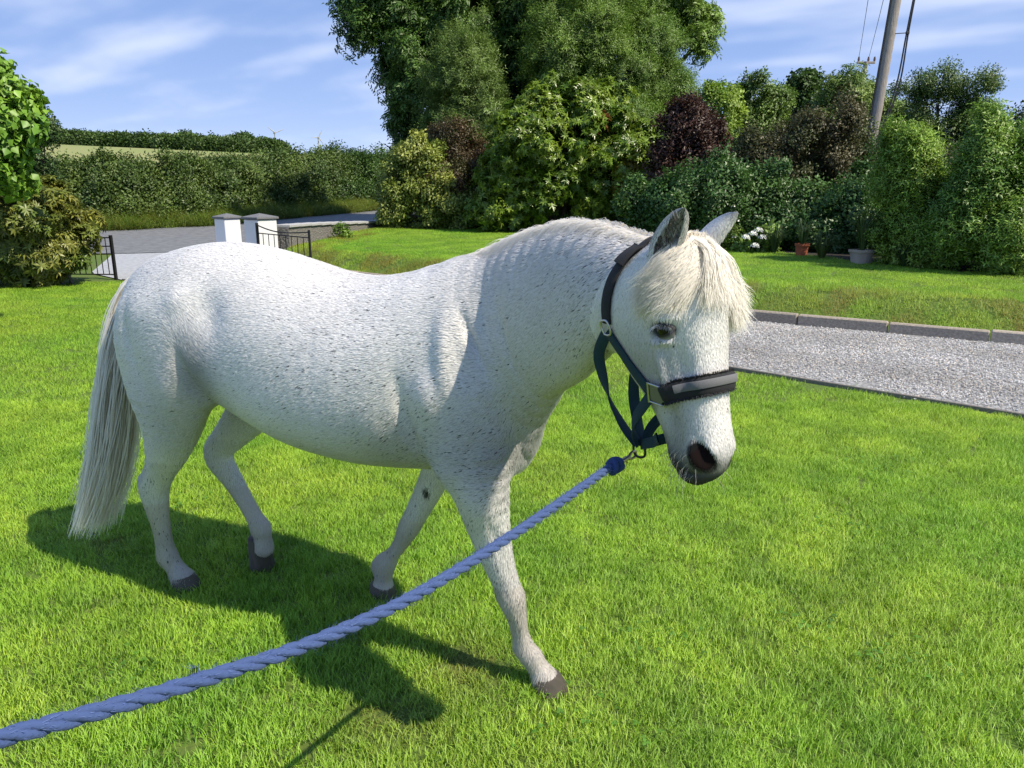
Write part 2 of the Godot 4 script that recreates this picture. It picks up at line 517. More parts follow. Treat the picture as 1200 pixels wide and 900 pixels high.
	# tendons, knee and hock points
	lumps.append_array([
		swell(Vector3(0.578, 0.285, 0.132), Vector3(0.02, 0.035, 0.03), 0.0120), swell(Vector3(0.652, 0.30, 0.132), Vector3(0.015, 0.03, 0.03), 0.0060), swell(Vector3(0.645, 0.12, 0.124), Vector3(0.014, 0.022, 0.03), 0.0120), swell(Vector3(-0.868, 0.10, 0.113), Vector3(0.016, 0.024, 0.03), 0.0120), swell(Vector3(-0.60, 0.165, -0.116), Vector3(0.016, 0.024, 0.03), 0.0120), swell(Vector3(-0.05, 0.125, -0.137), Vector3(0.016, 0.024, 0.03), 0.0120), swell(Vector3(-0.78, 0.34, 0.15), Vector3(0.02, 0.06, 0.03), -0.0075), swell(Vector3(-0.83, 0.52, 0.16), Vector3(0.014, 0.10, 0.03), -0.0105, tilt(-30)), swell(Vector3(-0.70, 0.60, 0.19), Vector3(0.05, 0.10, 0.05), 0.0135, tilt(-30)), swell(Vector3(0.645, 0.20, 0.15), Vector3(0.008, 0.06, 0.02), -0.0060, tilt(10)), swell(Vector3(-0.85, 0.22, 0.14), Vector3(0.008, 0.06, 0.02), -0.0060), swell(Vector3(-0.915, 0.435, 0.128), Vector3(0.03, 0.035, 0.025), 0.0180), swell(Vector3(-0.80, 0.475, -0.13), Vector3(0.03, 0.035, 0.025), 0.0180),
		swell(Vector3(0.60, 0.50, 0.18), Vector3(0.012, 0.10, 0.04), -0.0060, tilt(14)),
		swell(Vector3(0.56, 0.62, 0.21), Vector3(0.05, 0.09, 0.05), 0.0180),
		swell(Vector3(0.45, 0.69, 0.18), Vector3(0.05, 0.05, 0.06), 0.0180),
	])
	var f := Basis(head_up, head_ax, head_sd)
	var face := []
	for s in [1.0, -1.0]:
		face.append_array([
			swell(hp(0.38, -0.105, 0.075 * s), Vector3(0.075, 0.085, 0.05), 0.012, f),          # jowl
			swell(hp(0.338, 0.010, 0.092 * s), Vector3(0.034, 0.018, 0.03), 0.016, f),            # brow bone
			swell(hp(0.385, 0.0, 0.098 * s), Vector3(0.024, 0.014, 0.02), -0.010, f),            # eye socket
			swell(hp(0.428, -0.002, 0.092 * s), Vector3(0.030, 0.010, 0.02), 0.009, f),          # lower lid
			swell(hp(0.24, 0.02, 0.09 * s), Vector3(0.03, 0.03, 0.03), -0.006, f),               # hollow over the eye
			swell(hp(0.53, -0.022, 0.078 * s), Vector3(0.011, 0.085, 0.03), 0.012, f),           # facial crest
			swell(hp(0.58, 0.022, 0.07 * s), Vector3(0.022, 0.08, 0.03), -0.011, f),
			swell(hp(0.70, -0.03, 0.062 * s), Vector3(0.03, 0.05, 0.03), -0.009, f),
			swell(hp(0.875, 0.030, 0.052 * s), Vector3(0.032, 0.032, 0.03), 0.012, f),           # nostril rim
			swell(hp(0.890, 0.037, 0.056 * s), Vector3(0.012, 0.034, 0.026), -0.042, f * Basis(Vector3(0, 0, 1), -0.25)),
			swell(hp(0.885, 0.057, 0.048 * s), Vector3(0.008, 0.032, 0.02), 0.008, f), swell(hp(0.885, 0.013, 0.056 * s), Vector3(0.008, 0.030, 0.02), 0.008, f),
			swell(hp(0.955, -0.028, 0.05 * s), Vector3(0.05, 0.008, 0.03), -0.009, f),           # mouth
			swell(hp(0.89, -0.05, 0.055 * s), Vector3(0.03, 0.03, 0.03), 0.004, f),
		])
	face.append(swell(hp(1.0, -0.055, 0.0), Vector3(0.025, 0.02, 0.03), 0.010, f))
	body_prims = [trunk, neck]
	body_prims.append_array(legs)
	body_prims.append_array(lumps)
	body_prims.append(head)
	head_prims = [neck, head]
	head_prims.append_array(face)

func skin(p: Vector3, _n: Vector3) -> Color:
	var h := head_t(p)
	var w := Color(0.66, 0.64, 0.60)
	var b := noise.get_noise_3dv(p * 14.0)
	w = w * (1.0 + 0.10 * b)
	# greyer skin shows through the coat at flank, elbow, low shoulder and behind the stifle
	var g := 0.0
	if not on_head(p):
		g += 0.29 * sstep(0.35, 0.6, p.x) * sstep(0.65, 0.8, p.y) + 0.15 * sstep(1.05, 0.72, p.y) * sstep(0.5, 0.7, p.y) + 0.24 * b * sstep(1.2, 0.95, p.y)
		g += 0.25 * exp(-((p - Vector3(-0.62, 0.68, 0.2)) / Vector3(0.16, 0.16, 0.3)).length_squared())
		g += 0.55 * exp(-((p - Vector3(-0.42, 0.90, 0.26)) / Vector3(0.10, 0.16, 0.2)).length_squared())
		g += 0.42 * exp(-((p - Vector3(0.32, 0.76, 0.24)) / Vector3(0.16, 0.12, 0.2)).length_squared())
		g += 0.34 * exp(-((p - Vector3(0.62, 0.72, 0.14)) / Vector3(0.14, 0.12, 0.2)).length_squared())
	var ch := ((p - Vector3(0.205, 0.475, -0.095)) / Vector3(0.012, 0.022, 0.05)).length()
	w = w.lerp(Color(0.02, 0.018, 0.016), 1.0 - sstep(0.7, 1.2, ch))
	if p.y < 0.55 and p.x < 0.9:
		g += 0.12 + 0.25 * sstep(0.55, 0.3, p.y) * (0.6 + 0.8 * noise.get_noise_3dv(p * 30.0))
		w = w.lerp(Color(0.52, 0.42, 0.33), 0.6 * sstep(0.5, 0.15, p.y))
	if on_head(p):
		var mz := sstep(0.74, 0.96, h.x - h.y * 1.7 + 0.10 * b) * sstep(0.72, 0.91, h.x)
		w = w.lerp(Color(0.30, 0.295, 0.295), 0.6 * sstep(0.70, 0.93, h.x - h.y * 1.2))
		w = w.lerp(Color(0.040, 0.038, 0.040), mz * 0.96)
		w = w.lerp(Color(0.008, 0.008, 0.008), 0.9 * exp(-pow((h.y + 0.030 - (h.x - 0.955) * 0.2) / 0.007, 2.0)) * sstep(0.86, 0.92, h.x) * sstep(0.015, 0.03, absf(h.z)))
		w = w.lerp(Color(0.20, 0.197, 0.195), 0.62 * exp(-((h - Vector3(0.76, -0.012, signf(h.z) * 0.055)) / Vector3(0.13, 0.038, 0.04)).length_squared()))
		w = w.lerp(Color(0.20, 0.197, 0.193), 0.58 * exp(-((h - Vector3(0.52, -0.075, signf(h.z) * 0.08)) / Vector3(0.20, 0.085, 0.06)).length_squared()))
		var nd := Vector3((h.x - 0.888) / 0.074, (h.y - 0.029 - (h.x - 0.888) * 0.14) / 0.024, (h.z - signf(h.z) * 0.048) / 0.046).length()
		w = w.lerp(Color(0.012, 0.011, 0.011), 1.0 - sstep(0.75, 1.15, nd))
		var ed := ((h - Vector3(0.378, 0.0, signf(h.z) * 0.095)) / Vector3(0.040, 0.033, 0.05)).length()
		w = w.lerp(Color(0.03, 0.036, 0.036), 0.95 * (1.0 - sstep(0.6, 1.15, ed)))
		g += 0.25 * exp(-((h - Vector3(0.57, -0.01, signf(h.z) * 0.07)) / Vector3(0.16, 0.04, 0.06)).length_squared())
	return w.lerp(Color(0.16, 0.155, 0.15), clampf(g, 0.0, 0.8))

func hair_flow(p: Vector3) -> Vector3:
	var h := head_t(p)
	if on_head(p):
		return (head_ax + head_up * -0.25).normalized()
	var v := Vector3(-1.0, -0.25, 0.0)
	var nk := sstep(0.45, 0.75, p.x) * sstep(0.75, 1.0, p.y)
	v = v.lerp(Vector3(-0.8, -0.7, -0.5), nk)
	var low := sstep(0.72, 0.5, p.y)
	v = v.lerp(Vector3(-0.15, -1, 0), low)
	# the whorl in front of the hip
	var w := (p - Vector3(-0.42, 1.05, 0.27)) / Vector3(0.16, 0.16, 0.5)
	var e := exp(-w.length_squared())
	v = v.lerp(Vector3(-w.x - 0.4, 0.9 - w.y, 0).normalized(), 0.75 * e)
	var j := fine.get_noise_3dv(p * 9.0) * 0.5
	return Vector3(v.x, v.y + j, v.z + j * 0.5).normalized()

func fleck_share(p: Vector3) -> float:
	var h := head_t(p)
	if on_head(p):
		return 0.0015 + 0.012 * exp(-((h - Vector3(0.5, -0.06, 0.07)) / Vector3(0.2, 0.06, 0.08)).length_squared())
	var c := 0.007
	c += 0.030 * sstep(0.45, 0.8, p.x) * sstep(0.8, 1.0, p.y)
	c += 0.050 * exp(-((p - Vector3(0.45, 0.78, 0.2)) / Vector3(0.28, 0.2, 0.4)).length_squared())
	c += 0.060 * exp(-((p - Vector3(-0.22, 0.86, 0.28)) / Vector3(0.24, 0.16, 0.3)).length_squared())
	c += 0.020 * exp(-((p - Vector3(0.10, 1.0, 0.3)) / Vector3(0.3, 0.2, 0.3)).length_squared())
	if p.y < 0.55: c += 0.022
	return c * (0.25 + 3.8 * pow(maxf(0.0, 0.42 + 1.2 * noise.get_noise_3dv(p * 9.0)), 2.0))

func coat(from: Soup, per_m2: float) -> ArrayMesh:
	var out := Soup.new()
	var tris := from.ix.size() / 3
	for i in tris:
		var a := from.ix[i * 3]; var b := from.ix[i * 3 + 1]; var c := from.ix[i * 3 + 2]
		var pa := from.v[a]; var pb := from.v[b]; var pc := from.v[c]
		var area := (pb - pa).cross(pc - pa).length() * 0.5
		var mid := (pa + pb + pc) / 3.0
		var h := head_t(mid)
		var face := on_head(mid)
		var dens := per_m2 * (2.2 if face else 1.0)
		if mid.z < -0.02 and not face: dens *= 0.5
		var want := area * dens
		var cnt := int(want) + (1 if rng.randf() < want - int(want) else 0)
		if cnt == 0: continue
		var long := 0.0145
		if face:
			long = 0.008
			if h.x - h.y > 0.92: cnt = int(cnt * 0.55)
			if ((h - Vector3(0.380, 0.0, signf(h.z) * 0.095)) / Vector3(0.030, 0.026, 0.05)).length() < 1.0: continue
			if Vector3((h.x - 0.888) / 0.070, (h.y - 0.034 - (h.x - 0.888) * 0.14) / 0.020, (h.z - signf(h.z) * 0.052) / 0.03).length() < 1.0: continue
		elif mid.y < 0.07:
			if mid.y < 0.03: continue
			long = 0.026
		var fl := hair_flow(mid)
		var share := fleck_share(mid)
		var base := skin(mid, Vector3.UP)
		var lum := clampf(base.g / 0.64, 0.0, 1.1)
		for q in cnt:
			var r1 := sqrt(rng.randf()); var r2 := rng.randf()
			var p := pa * (1.0 - r1) + pb * (r1 * (1.0 - r2)) + pc * (r1 * r2)
			var n := (from.n[a] + from.n[b] + from.n[c]).normalized()
			var d: Vector3 = fl + Vector3(rng.randf_range(-0.22, 0.22), rng.randf_range(-0.22, 0.22), rng.randf_range(-0.22, 0.22))
			d = (d - n * d.dot(n)).normalized()
			var s := n.cross(d)
			var tone := Color(0.87, 0.85, 0.81) * (lum * rng.randf_range(0.91, 1.05))
			if base.r > base.b * 1.16: tone = tone.lerp(Color(0.66, 0.58, 0.48) * lum, 0.5)
			var w := 0.0016
			var l := long * rng.randf_range(0.7, 1.25)
			var x := rng.randf()
			var again := 1
			if x < share * 0.40:
				tone = Color(0.055, 0.052, 0.050) * rng.randf_range(0.5, 2.2)
				w = 0.0021
				l *= 0.85
			elif x < share * 0.9 + 0.012:
				tone = tone * (rng.randf_range(0.7, 0.95) if face else rng.randf_range(0.4, 0.75))
			for m in again:
				var p2 := p + s * (0.0026 * m) + d * rng.randf_range(-0.003, 0.003) * m
				var lift := rng.randf_range(0.0008, 0.0028) * (0.6 if face else 1.0)
				var nn := (n + s * rng.randf_range(-0.18, 0.18) + d * rng.randf_range(-0.05, 0.2)).normalized()
				var k := out.vert(p2 - s * w + n * 0.0003, nn, tone)
				out.vert(p2 + s * w + n * 0.0003, nn, tone)
				out.vert(p2 + d * l + n * lift, nn, tone)
				out.tri(k, k + 1, k + 2)
	return out.mesh(false)

# long hair as narrow ribbons through points
func lock(out: Soup, pts: Array, w: float, n0: Vector3, tone: Color) -> void:
	var k := -1
	for i in pts.size():
		var t: Vector3 = (pts[mini(i + 1, pts.size() - 1)] - pts[maxi(i - 1, 0)]).normalized()
		var s := t.cross(n0).normalized()
		var n := s.cross(t).normalized()
		var f := float(i) / (pts.size() - 1)
		var ww := w * (1.0 - 0.85 * f * f)
		var a := out.vert(pts[i] - s * ww, n, tone)
		out.vert(pts[i] + s * ww, n, tone)
		if k >= 0: out.quad(k, k + 1, a + 1, a)
		k = a

func settle(p: Vector3, prims: Array, off: float) -> Vector3:
	for i in 7:
		var g := slope(p, prims)
		p -= g * (field(p, prims) - off) * 0.9
	return p

func strap(out: Soup, way: Array, width: float, thick: float, prims: Array, off: float, cc := Color.WHITE, loose := false, n := 7) -> Array:
	var pts := catmull(way, n)
	var nor := []
	for i in pts.size():
		if not loose: pts[i] = settle(pts[i], prims, off)
		nor.append(slope(pts[i], prims))
	var k := -1
	for i in pts.size():
		var t: Vector3 = (pts[mini(i + 1, pts.size() - 1)] - pts[maxi(i - 1, 0)]).normalized()
		var nn: Vector3 = nor[i]
		nn = (nn - t * nn.dot(t)).normalized()
		var s := t.cross(nn)
		var h := thick * 0.5
		var w := width * 0.5
		var ring := [[-w, -h], [-w, h * 0.6], [-w + h * 0.8, h], [w - h * 0.8, h], [w, h * 0.6], [w, -h]]
		var a := out.v.size()
		for r in ring:
			out.vert(pts[i] + s * r[0] + nn * r[1], (nn * (r[1] / h) + s * (r[0] / w) * 0.4).normalized(), cc)
		if k >= 0:
			for j in 6:
				out.quad(k + j, a + j, a + (j + 1) % 6, k + (j + 1) % 6)
		k = a
	return pts

func ear(out: Soup, base: Vector3, tip: Vector3, open: Vector3, wide: float, bend: Vector3) -> void:
	# a leaf-shaped cup: the section is an arc that opens towards «open»; an outer and an inner skin
	var axis := tip - base
	var l := axis.length()
	var ax := axis / l
	var o := (open - ax * open.dot(ax)).normalized()
	var s := ax.cross(o)
	var rows := 14
	var cols := 13
	for skin_side in 2:
		var prev := -1
		for i in rows + 1:
			var t := float(i) / rows
			var prof := (0.62 + 0.75 * t - 0.1 * t * t) if t < 0.35 else 0.87 * pow(maxf(1.0 - pow((t - 0.35) / 0.65, 2.1), 0.0), 0.62)
			var r := maxf(wide * prof, 0.0015)
			var gap := lerpf(0.5, 1.15, sstep(0.0, 0.35, t))
			var c := base + axis * t + bend * (t * t) - o * (0.3 * r * sstep(0.0, 0.4, t))
			var k := out.v.size()
			for j in cols:
				var a := lerpf(gap * 0.5 + 0.15, TAU - gap * 0.5 - 0.15, float(j) / (cols - 1))
				var d := o * (cos(a) * 0.85) + s * sin(a)
				var edge := 1.0 - absf(2.0 * float(j) / (cols - 1) - 1.0)
				var th := 0.005 * sstep(0.0, 0.25, edge) * sstep(1.0, 0.85, t)
				var rr := r - (th if skin_side else 0.0)
				var tone := Color(0.66, 0.645, 0.62)
				if skin_side: tone = Color(0.11, 0.095, 0.085).lerp(Color(0.5, 0.46, 0.42), sstep(0.35, 0.0, edge))
				else: tone = tone.lerp(Color(0.30, 0.28, 0.27), 0.75 * sstep(0.42, 0.05, edge) * sstep(0.05, 0.3, t))
				tone = tone.lerp(Color(0.34, 0.33, 0.33), 0.5 * sstep(0.75, 1.0, t))
				out.vert(c + d * rr, -d.normalized() if skin_side else d.normalized(), tone)
			if prev >= 0:
				for j in cols - 1:
					if skin_side: out.quad(prev + j, k + j, k + j + 1, prev + j + 1)
					else: out.quad(prev + j, prev + j + 1, k + j + 1, k + j)
			prev = k

func hoof_shape(at: Vector3, fwd: Vector3, up: Vector3, r: float, high: float) -> ArrayMesh:
	var out := Soup.new()
	var sd := fwd.cross(up).normalized()
	var prev := -1
	var m := 28
	var rows := [[0.0, 1.0], [0.04, 1.03], [0.35, 0.96], [0.7, 0.88], [0.93, 0.82], [1.0, 0.76]]
	for i in rows.size():
		var t: float = rows[i][0]
		var rr: float = r * rows[i][1]
		var k := out.v.size()
		for j in m:
			var a := TAU * j / m
			var fx := cos(a)
			var stretch := 1.12 if fx > 0.0 else 0.92
			var d := fwd * (fx * stretch) + sd * sin(a)
			var hgt := high * t * (1.0 + 0.14 * fx)
			var p := at + d * rr - fwd * (0.42 * high * t) + up * hgt
			var tone := Color(0.085, 0.070, 0.058) * (0.75 + 0.5 * noise.get_noise_2d(a * 60.0, t * 20.0) + 0.25 * sin(t * 40.0) * 0.4)
			out.vert(p, (d + up * 0.35).normalized(), tone.lerp(Color(0.10, 0.085, 0.07), 0.5 * t))
		if prev >= 0:
			for j in m:
				out.quad(prev + j, prev + (j + 1) % m, k + (j + 1) % m, k + j)
		prev = k
	var q := out.vert(at + up * high - fwd * (0.42 * high), up, Color(0.08, 0.07, 0.06))
	for j in m: out.tri(q, prev + j, prev + (j + 1) % m)
	var b := out.vert(at, -up, Color(0.06, 0.05, 0.04))
	for j in m: out.tri(b, (j + 1) % m, j)
	return out.mesh()

func make_pony() -> Node3D:
	var a := deg_to_rad(PONY_TURN)
	var f := Vector3(cos(a), 0, sin(a))
	var s := Vector3(-sin(a), 0, cos(a))
	var pony := thing("pony", "flea-bitten white pony in a headcollar walking across the lawn", "pony", f * -1.45 + s * -2.01)
	pony.basis = Basis(f, Vector3.UP, s)
	pony_shape()
	var soup := Soup.new()
	var hx := Transform3D(Basis(head_up, head_ax, head_sd), hp(-0.10, -0.235, -0.125))
	var hc := 0.0044
	var hs := Vector3i(int(0.345 / hc), int(0.615 / hc), int(0.25 / hc))
	var hb := hx.affine_inverse()
	var inside := func(p: Vector3, m: float) -> bool:
		var q: Vector3 = hb * p
		return q.x > m and q.y > m and q.z > m and q.x < hs.x * hc - m and q.y < hs.y * hc - m and q.z < hs.z * hc - m
	var c := 0.0105
	surface_net(body_prims, Transform3D(Basis(), Vector3(-1.03, 0.0, -0.40)), int(2.35 / c), int(1.50 / c), int(1.02 / c), c, func(p): return not inside.call(p, 0.012), skin, soup)
	surface_net(head_prims, hx, hs.x, hs.y, hs.z, hc, func(p): return inside.call(p, 0.004), skin, soup)
	ear(soup, hp(0.135, -0.020, 0.064), hp(-0.048, 0.060, 0.074), head_up * 0.6 + head_sd * 0.65, 0.036, head_up * 0.014)
	ear(soup, hp(0.135, -0.020, -0.062), hp(-0.032, 0.052, -0.098), head_up * 0.75 - head_sd * 0.65, 0.036, head_up * 0.012)
	var sm := mat(Color.WHITE, 0.85, true)
	sm.metallic_specular = 0.12
	obj("body", soup.mesh(), sm, pony)
	if HAIR:
		var hm := mat(Color.WHITE, 0.62, true)
		hm.backlight_enabled = true
		hm.backlight = Color(0.25, 0.25, 0.25)
		obj("coat_hair", coat(soup, 62000.0), hm, pony, "stuff")
		pony_hair(pony)
	# hooves
	var hoof_m := mat(Color.WHITE, 0.6, true)
	obj("hoof", hoof_shape(Vector3(0.755, 0.004, 0.124), Vector3(1, 0, 0), Vector3.UP, 0.053, 0.043), hoof_m, pony)
	obj("hoof", hoof_shape(Vector3(-0.022, 0.006, -0.138), Vector3(0.96, -0.2, 0).normalized(), Vector3(0.2, 0.96, 0).normalized(), 0.053, 0.042), hoof_m, pony)
	obj("hoof", hoof_shape(Vector3(-0.76, 0.004, 0.111), Vector3(1, 0, 0), Vector3.UP, 0.052, 0.042), hoof_m, pony)
	obj("hoof", hoof_shape(Vector3(-0.585, 0.012, -0.116), Vector3(0.75, -0.55, 0.1).normalized(), Vector3(0.2, 0.96, 0).normalized(), 0.054, 0.10), hoof_m, pony)
	# eyes
	var em := mat(Color(0.003, 0.002, 0.002), 0.12)
	for sgn: float in [1.0, -1.0]:
		var e := SphereMesh.new()
		e.radius = 0.0225; e.height = 0.045; e.radial_segments = 24; e.rings = 14
		var o := obj("eye", e, em, pony)
		o.position = hp(0.381, 0.001, 0.0775 * sgn)
		# lids that close to an almond, and the white lashes on the upper one
		var lid := Soup.new()
		var lash := Soup.new()
		var upv := -head_ax
		var out := head_sd * sgn
		for half in 2:
			var prev := -1
			for i in 25:
				var th := lerpf(-1.45, 1.45, i / 24.0)
				var q := th / 1.45
				var start := (0.42 - 0.80 * q * q) if half == 0 else (-0.50 + 0.55 * q * q)
				var k := lid.v.size()
				for j in 9:
					var g := j / 8.0
					var ph := lerpf(start, 1.5 if half == 0 else -1.5, g)
					var d := out * (cos(ph) * cos(th)) + head_up * (cos(ph) * sin(th)) + upv * sin(ph)
					var rr := 0.0228 + 0.0016 * sstep(0.0, 0.15, g)
					lid.vert(d * rr, d, Color(0.030, 0.027, 0.026).lerp(Color(0.34, 0.33, 0.315), sstep(0.05, 0.6, g)))
				if prev >= 0:
					for j in 8: lid.quad(prev + j, prev + j + 1, k + j + 1, k + j)
				prev = k
		for i in 54:
			var th := rng.randf_range(-1.0, 1.0)
			var q := th / 1.45
			var ph := 0.46 - 0.80 * q * q
			var d := out * (cos(ph) * cos(th)) + head_up * (cos(ph) * sin(th)) + upv * sin(ph)
			var l := rng.randf_range(0.010, 0.019)
			var way := (d * 0.8 - upv * 0.45 + head_up * rng.randf_range(-0.25, 0.25)).normalized()
			lock(lash, [d * 0.0240, d * 0.0240 + way * l * 0.5, d * 0.0240 + way * l - upv * l * 0.35], 0.0005, out, Color(0.75, 0.73, 0.69))
		obj("eyelid", lid.mesh(), mat(Color.WHITE, 0.7, true), o)
		obj("lashes", lash.mesh(), mat(Color.WHITE, 0.6, true), o, "stuff")
	return pony
func pony_hair(pony: Node3D) -> void:
	var hm := mat(Color.WHITE, 0.5, true)
	hm.backlight_enabled = true
	hm.backlight = Color(0.95, 0.93, 0.88)
	# mane along the crest
	var out := Soup.new()
	var crest := catmull(neck_path.slice(0, 6) + [hp(0.085, -0.03, 0.0)], 8)
	for i in 12000:
		var f := pow(rng.randf(), 0.9) * (crest.size() - 1.01)
		if f < 4.0 and rng.randf() < 0.6: continue
		var k := int(f)
		var r: Vector3 = crest[k].lerp(crest[k + 1], f - k)
		var t: Vector3 = (crest[k + 1] - crest[k]).normalized()
		var near := Vector3(-t.z, 0, t.x).normalized()
		var jit := rng.randf_range(-0.018, 0.012)
		r += near * jit - Vector3(0, 0.006 + absf(jit) * 0.35, 0)
		var tall := 0.8 + 0.5 * noise.get_noise_1d(f * 9.0) + rng.randf_range(-0.3, 0.5)
		var tone := Color(0.94, 0.92, 0.88) * rng.randf_range(0.86, 1.04)
		var pts := []
		var wig := Vector3(rng.randf_range(-1, 1), rng.randf_range(-1, 1), rng.randf_range(-1, 1)) * 0.006
		var back := -t * rng.randf_range(0.3, 1.1)
		if jit > -0.004 and rng.randf() < 0.8:     # short hair swept back on the near side
			var l := rng.randf_range(0.7, 2.3)
			pts = [r, r + Vector3(0, 0.018 * tall, 0) + near * 0.003 + back * 0.008 + wig * 0.4, r + (near * 0.012 + Vector3(0, 0.006 * tall, 0)) * l + back * 0.022 * l + wig, r + (near * 0.024 - Vector3(0, 0.016, 0)) * l + back * 0.042 * l + wig * 1.4]
		else:                                      # longer hair falls to the far side
			var l2 := rng.randf_range(0.05, 0.13)
			pts = [r, r + Vector3(0, 0.021 * tall, 0) - near * 0.006 + back * 0.008 + wig * 0.4, r + Vector3(0, 0.012 * tall, 0) - near * 0.026 + back * 0.02 + wig, r - near * (0.05 + l2 * 0.12) - Vector3(0, l2 * 0.35, 0) + back * 0.03 + wig, r - near * (0.065 + l2 * 0.25) - Vector3(0, l2, 0) + back * 0.045 + wig * 2.0]
		lock(out, catmull(pts, 2), rng.randf_range(0.0006, 0.0012), near + Vector3(0, 0.8, 0), tone)
	obj("mane", out.mesh(), hm, pony)
	# forelock between the ears, falling to both sides of the face
	out = Soup.new()
	for i in 760:
		var side := rng.randf()
		var root := hp(rng.randf_range(0.05, 0.15), rng.randf_range(-0.01, 0.05), rng.randf_range(-0.028, 0.030))
		var end: Vector3
		var x := rng.randf()
		if x < 0.48:      # near side, towards the eye
			end = hp(rng.randf_range(0.20, 0.335), rng.randf_range(-0.060, 0.030), rng.randf_range(0.060, 0.105))
		elif x < 0.62:
			end = hp(rng.randf_range(0.22, 0.33), 0.078, rng.randf_range(-0.02, 0.05))
		else:             # far side, a thick bunch that hangs clear of the cheek
			end = hp(rng.randf_range(0.26, 0.42), rng.randf_range(0.025, 0.066), rng.randf_range(-0.098, -0.050))
		var mid := root.lerp(end, 0.35) + head_up * 0.022 + Vector3(0, 0.006, 0)
		var mid2 := root.lerp(end, 0.72) + head_up * 0.012
		var pts := catmull([root, mid, mid2, end], 3)
		for j in range(1, pts.size()):
			var d: float = field(pts[j], head_prims)
			var want := 0.003 + 0.006 * rng.randf()
			if d < want: pts[j] += slope(pts[j], head_prims) * (want - d)
		var shade := Color(0.94, 0.925, 0.885) if x > 0.2 else Color(0.91, 0.88, 0.82)
		for m in 15:
			var sh := head_sd * rng.randf_range(-0.011, 0.011) + head_up * rng.randf_range(-0.001, 0.003) + head_ax * rng.randf_range(-0.008, 0.008)
			var p2 := []
			var fray := Vector3(rng.randf_range(-1, 1), rng.randf_range(-1, 1), rng.randf_range(-1, 1)) * 0.014
			for j in pts.size():
				var g := float(j) / (pts.size() - 1)
				p2.append(pts[j] + sh * (0.4 + g) + fray * g * g)
			lock(out, p2, rng.randf_range(0.0006, 0.0012), head_up, shade * rng.randf_range(0.90, 1.06))
	obj("forelock", out.mesh(), hm, pony)
	out = Soup.new()
	# whiskers round the lips
	for i in 90:
		var sgn := 1.0 if rng.randf() < 0.6 else -1.0
		var r := settle(hp(rng.randf_range(0.86, 0.99), rng.randf_range(-0.07, 0.01), rng.randf_range(0.02, 0.055) * sgn), head_prims, 0.0)
		var n := slope(r, head_prims)
		var l := rng.randf_range(0.012, 0.035)
		lock(out, [r, r + n * l * 0.6 + head_ax * l * 0.3, r + n * l * 0.8 + head_ax * l * 0.9], 0.0004, head_up, Color(0.6, 0.58, 0.55))
	# soft hair in and on the edges of the ears
	for sgn: float in [1.0, -1.0]:
		for i in 260:
			var g := rng.randf()
			var b := hp(0.13, -0.020, 0.063 * sgn).lerp(hp(-0.02, 0.050, 0.072 * sgn), g)
			var o: Vector3 = (head_up * 0.6 + head_sd * sgn * 0.6).normalized()
			var s2 := (hp(-0.05, 0.06, 0.073 * sgn) - hp(0.135, -0.02, 0.063 * sgn)).normalized().cross(o)
			var r: Vector3 = b + o * rng.randf_range(-0.004, 0.016) + s2 * rng.randf_range(-0.026, 0.026) * (1.0 - g * 0.75)
			var d: Vector3 = (o * 0.6 + s2 * rng.randf_range(-0.7, 0.7) - head_ax * 0.8).normalized()
			lock(out, [r, r + d * 0.007, r + d * 0.014 - head_ax * 0.002], 0.0008, o, (Color(0.16, 0.145, 0.13) if rng.randf() < 0.6 else Color(0.6, 0.57, 0.53)) * rng.randf_range(0.6, 1.25))
	obj("fine_hair", out.mesh(), hm, pony, "stuff")
	# tail
	out = Soup.new()
	var way := [Vector3(-0.90, 1.20, 0.0), Vector3(-0.955, 1.155, 0.01), Vector3(-0.985, 1.06, 0.03), Vector3(-1.005, 0.92, 0.06), Vector3(-1.03, 0.75, 0.085), Vector3(-1.06, 0.57, 0.105), Vector3(-1.11, 0.40, 0.12), Vector3(-1.18, 0.24, 0.13), Vector3(-1.255, 0.11, 0.135)]
	var wide := [0.018, 0.034, 0.050, 0.062, 0.074, 0.084, 0.088, 0.082, 0.062]
	for i in 260:
		var a := rng.randf() * TAU
		var rr := sqrt(rng.randf())
		var stop := 5 + int(4.0 * (1.0 - pow(rng.randf(), 2.2)))
		stop = clampi(stop, 5, 9)
		var tone := Color(0.97, 0.955, 0.91) * rng.randf_range(0.88, 1.02)
		if rng.randf() < 0.10: tone = Color(0.62, 0.58, 0.50)
		var ph := rng.randf() * TAU
		var start := 0 if rng.randf() < 0.7 else 1
		var pts := []
		for j in range(start, stop):
			var w: float = wide[j] * rr
			var tw := a + 0.12 * j
			pts.append(way[j] + Vector3(cos(tw) * w * 0.8, 0.0, sin(tw) * w * 1.05) + Vector3(sin(ph + j * 1.3), 0, cos(ph * 1.7 + j * 1.1)) * 0.011)
		pts.append(pts[-1] + (pts[-1] - pts[-2]) * rng.randf_range(0.1, 0.55))
		pts = catmull(pts, 3)
		for m in 6:
			var sh := Vector3(rng.randf_range(-1, 1), rng.randf_range(-0.4, 0.4), rng.randf_range(-1, 1)) * 0.011
			var fray := Vector3(rng.randf_range(-1, 1), rng.randf_range(-0.5, 0.5), rng.randf_range(-1, 1)) * 0.024
			var p2 := []
			for j in pts.size():
				var g := float(j) / (pts.size() - 1)
				p2.append(pts[j] + sh * sstep(0.0, 0.3, g) + fray * g * g)
			lock(out, p2, rng.randf_range(0.0018, 0.0036), Vector3(-0.15, 0.3, 0.95), tone * rng.randf_range(0.85, 1.12))
	obj("tail", out.mesh(), hm, pony)

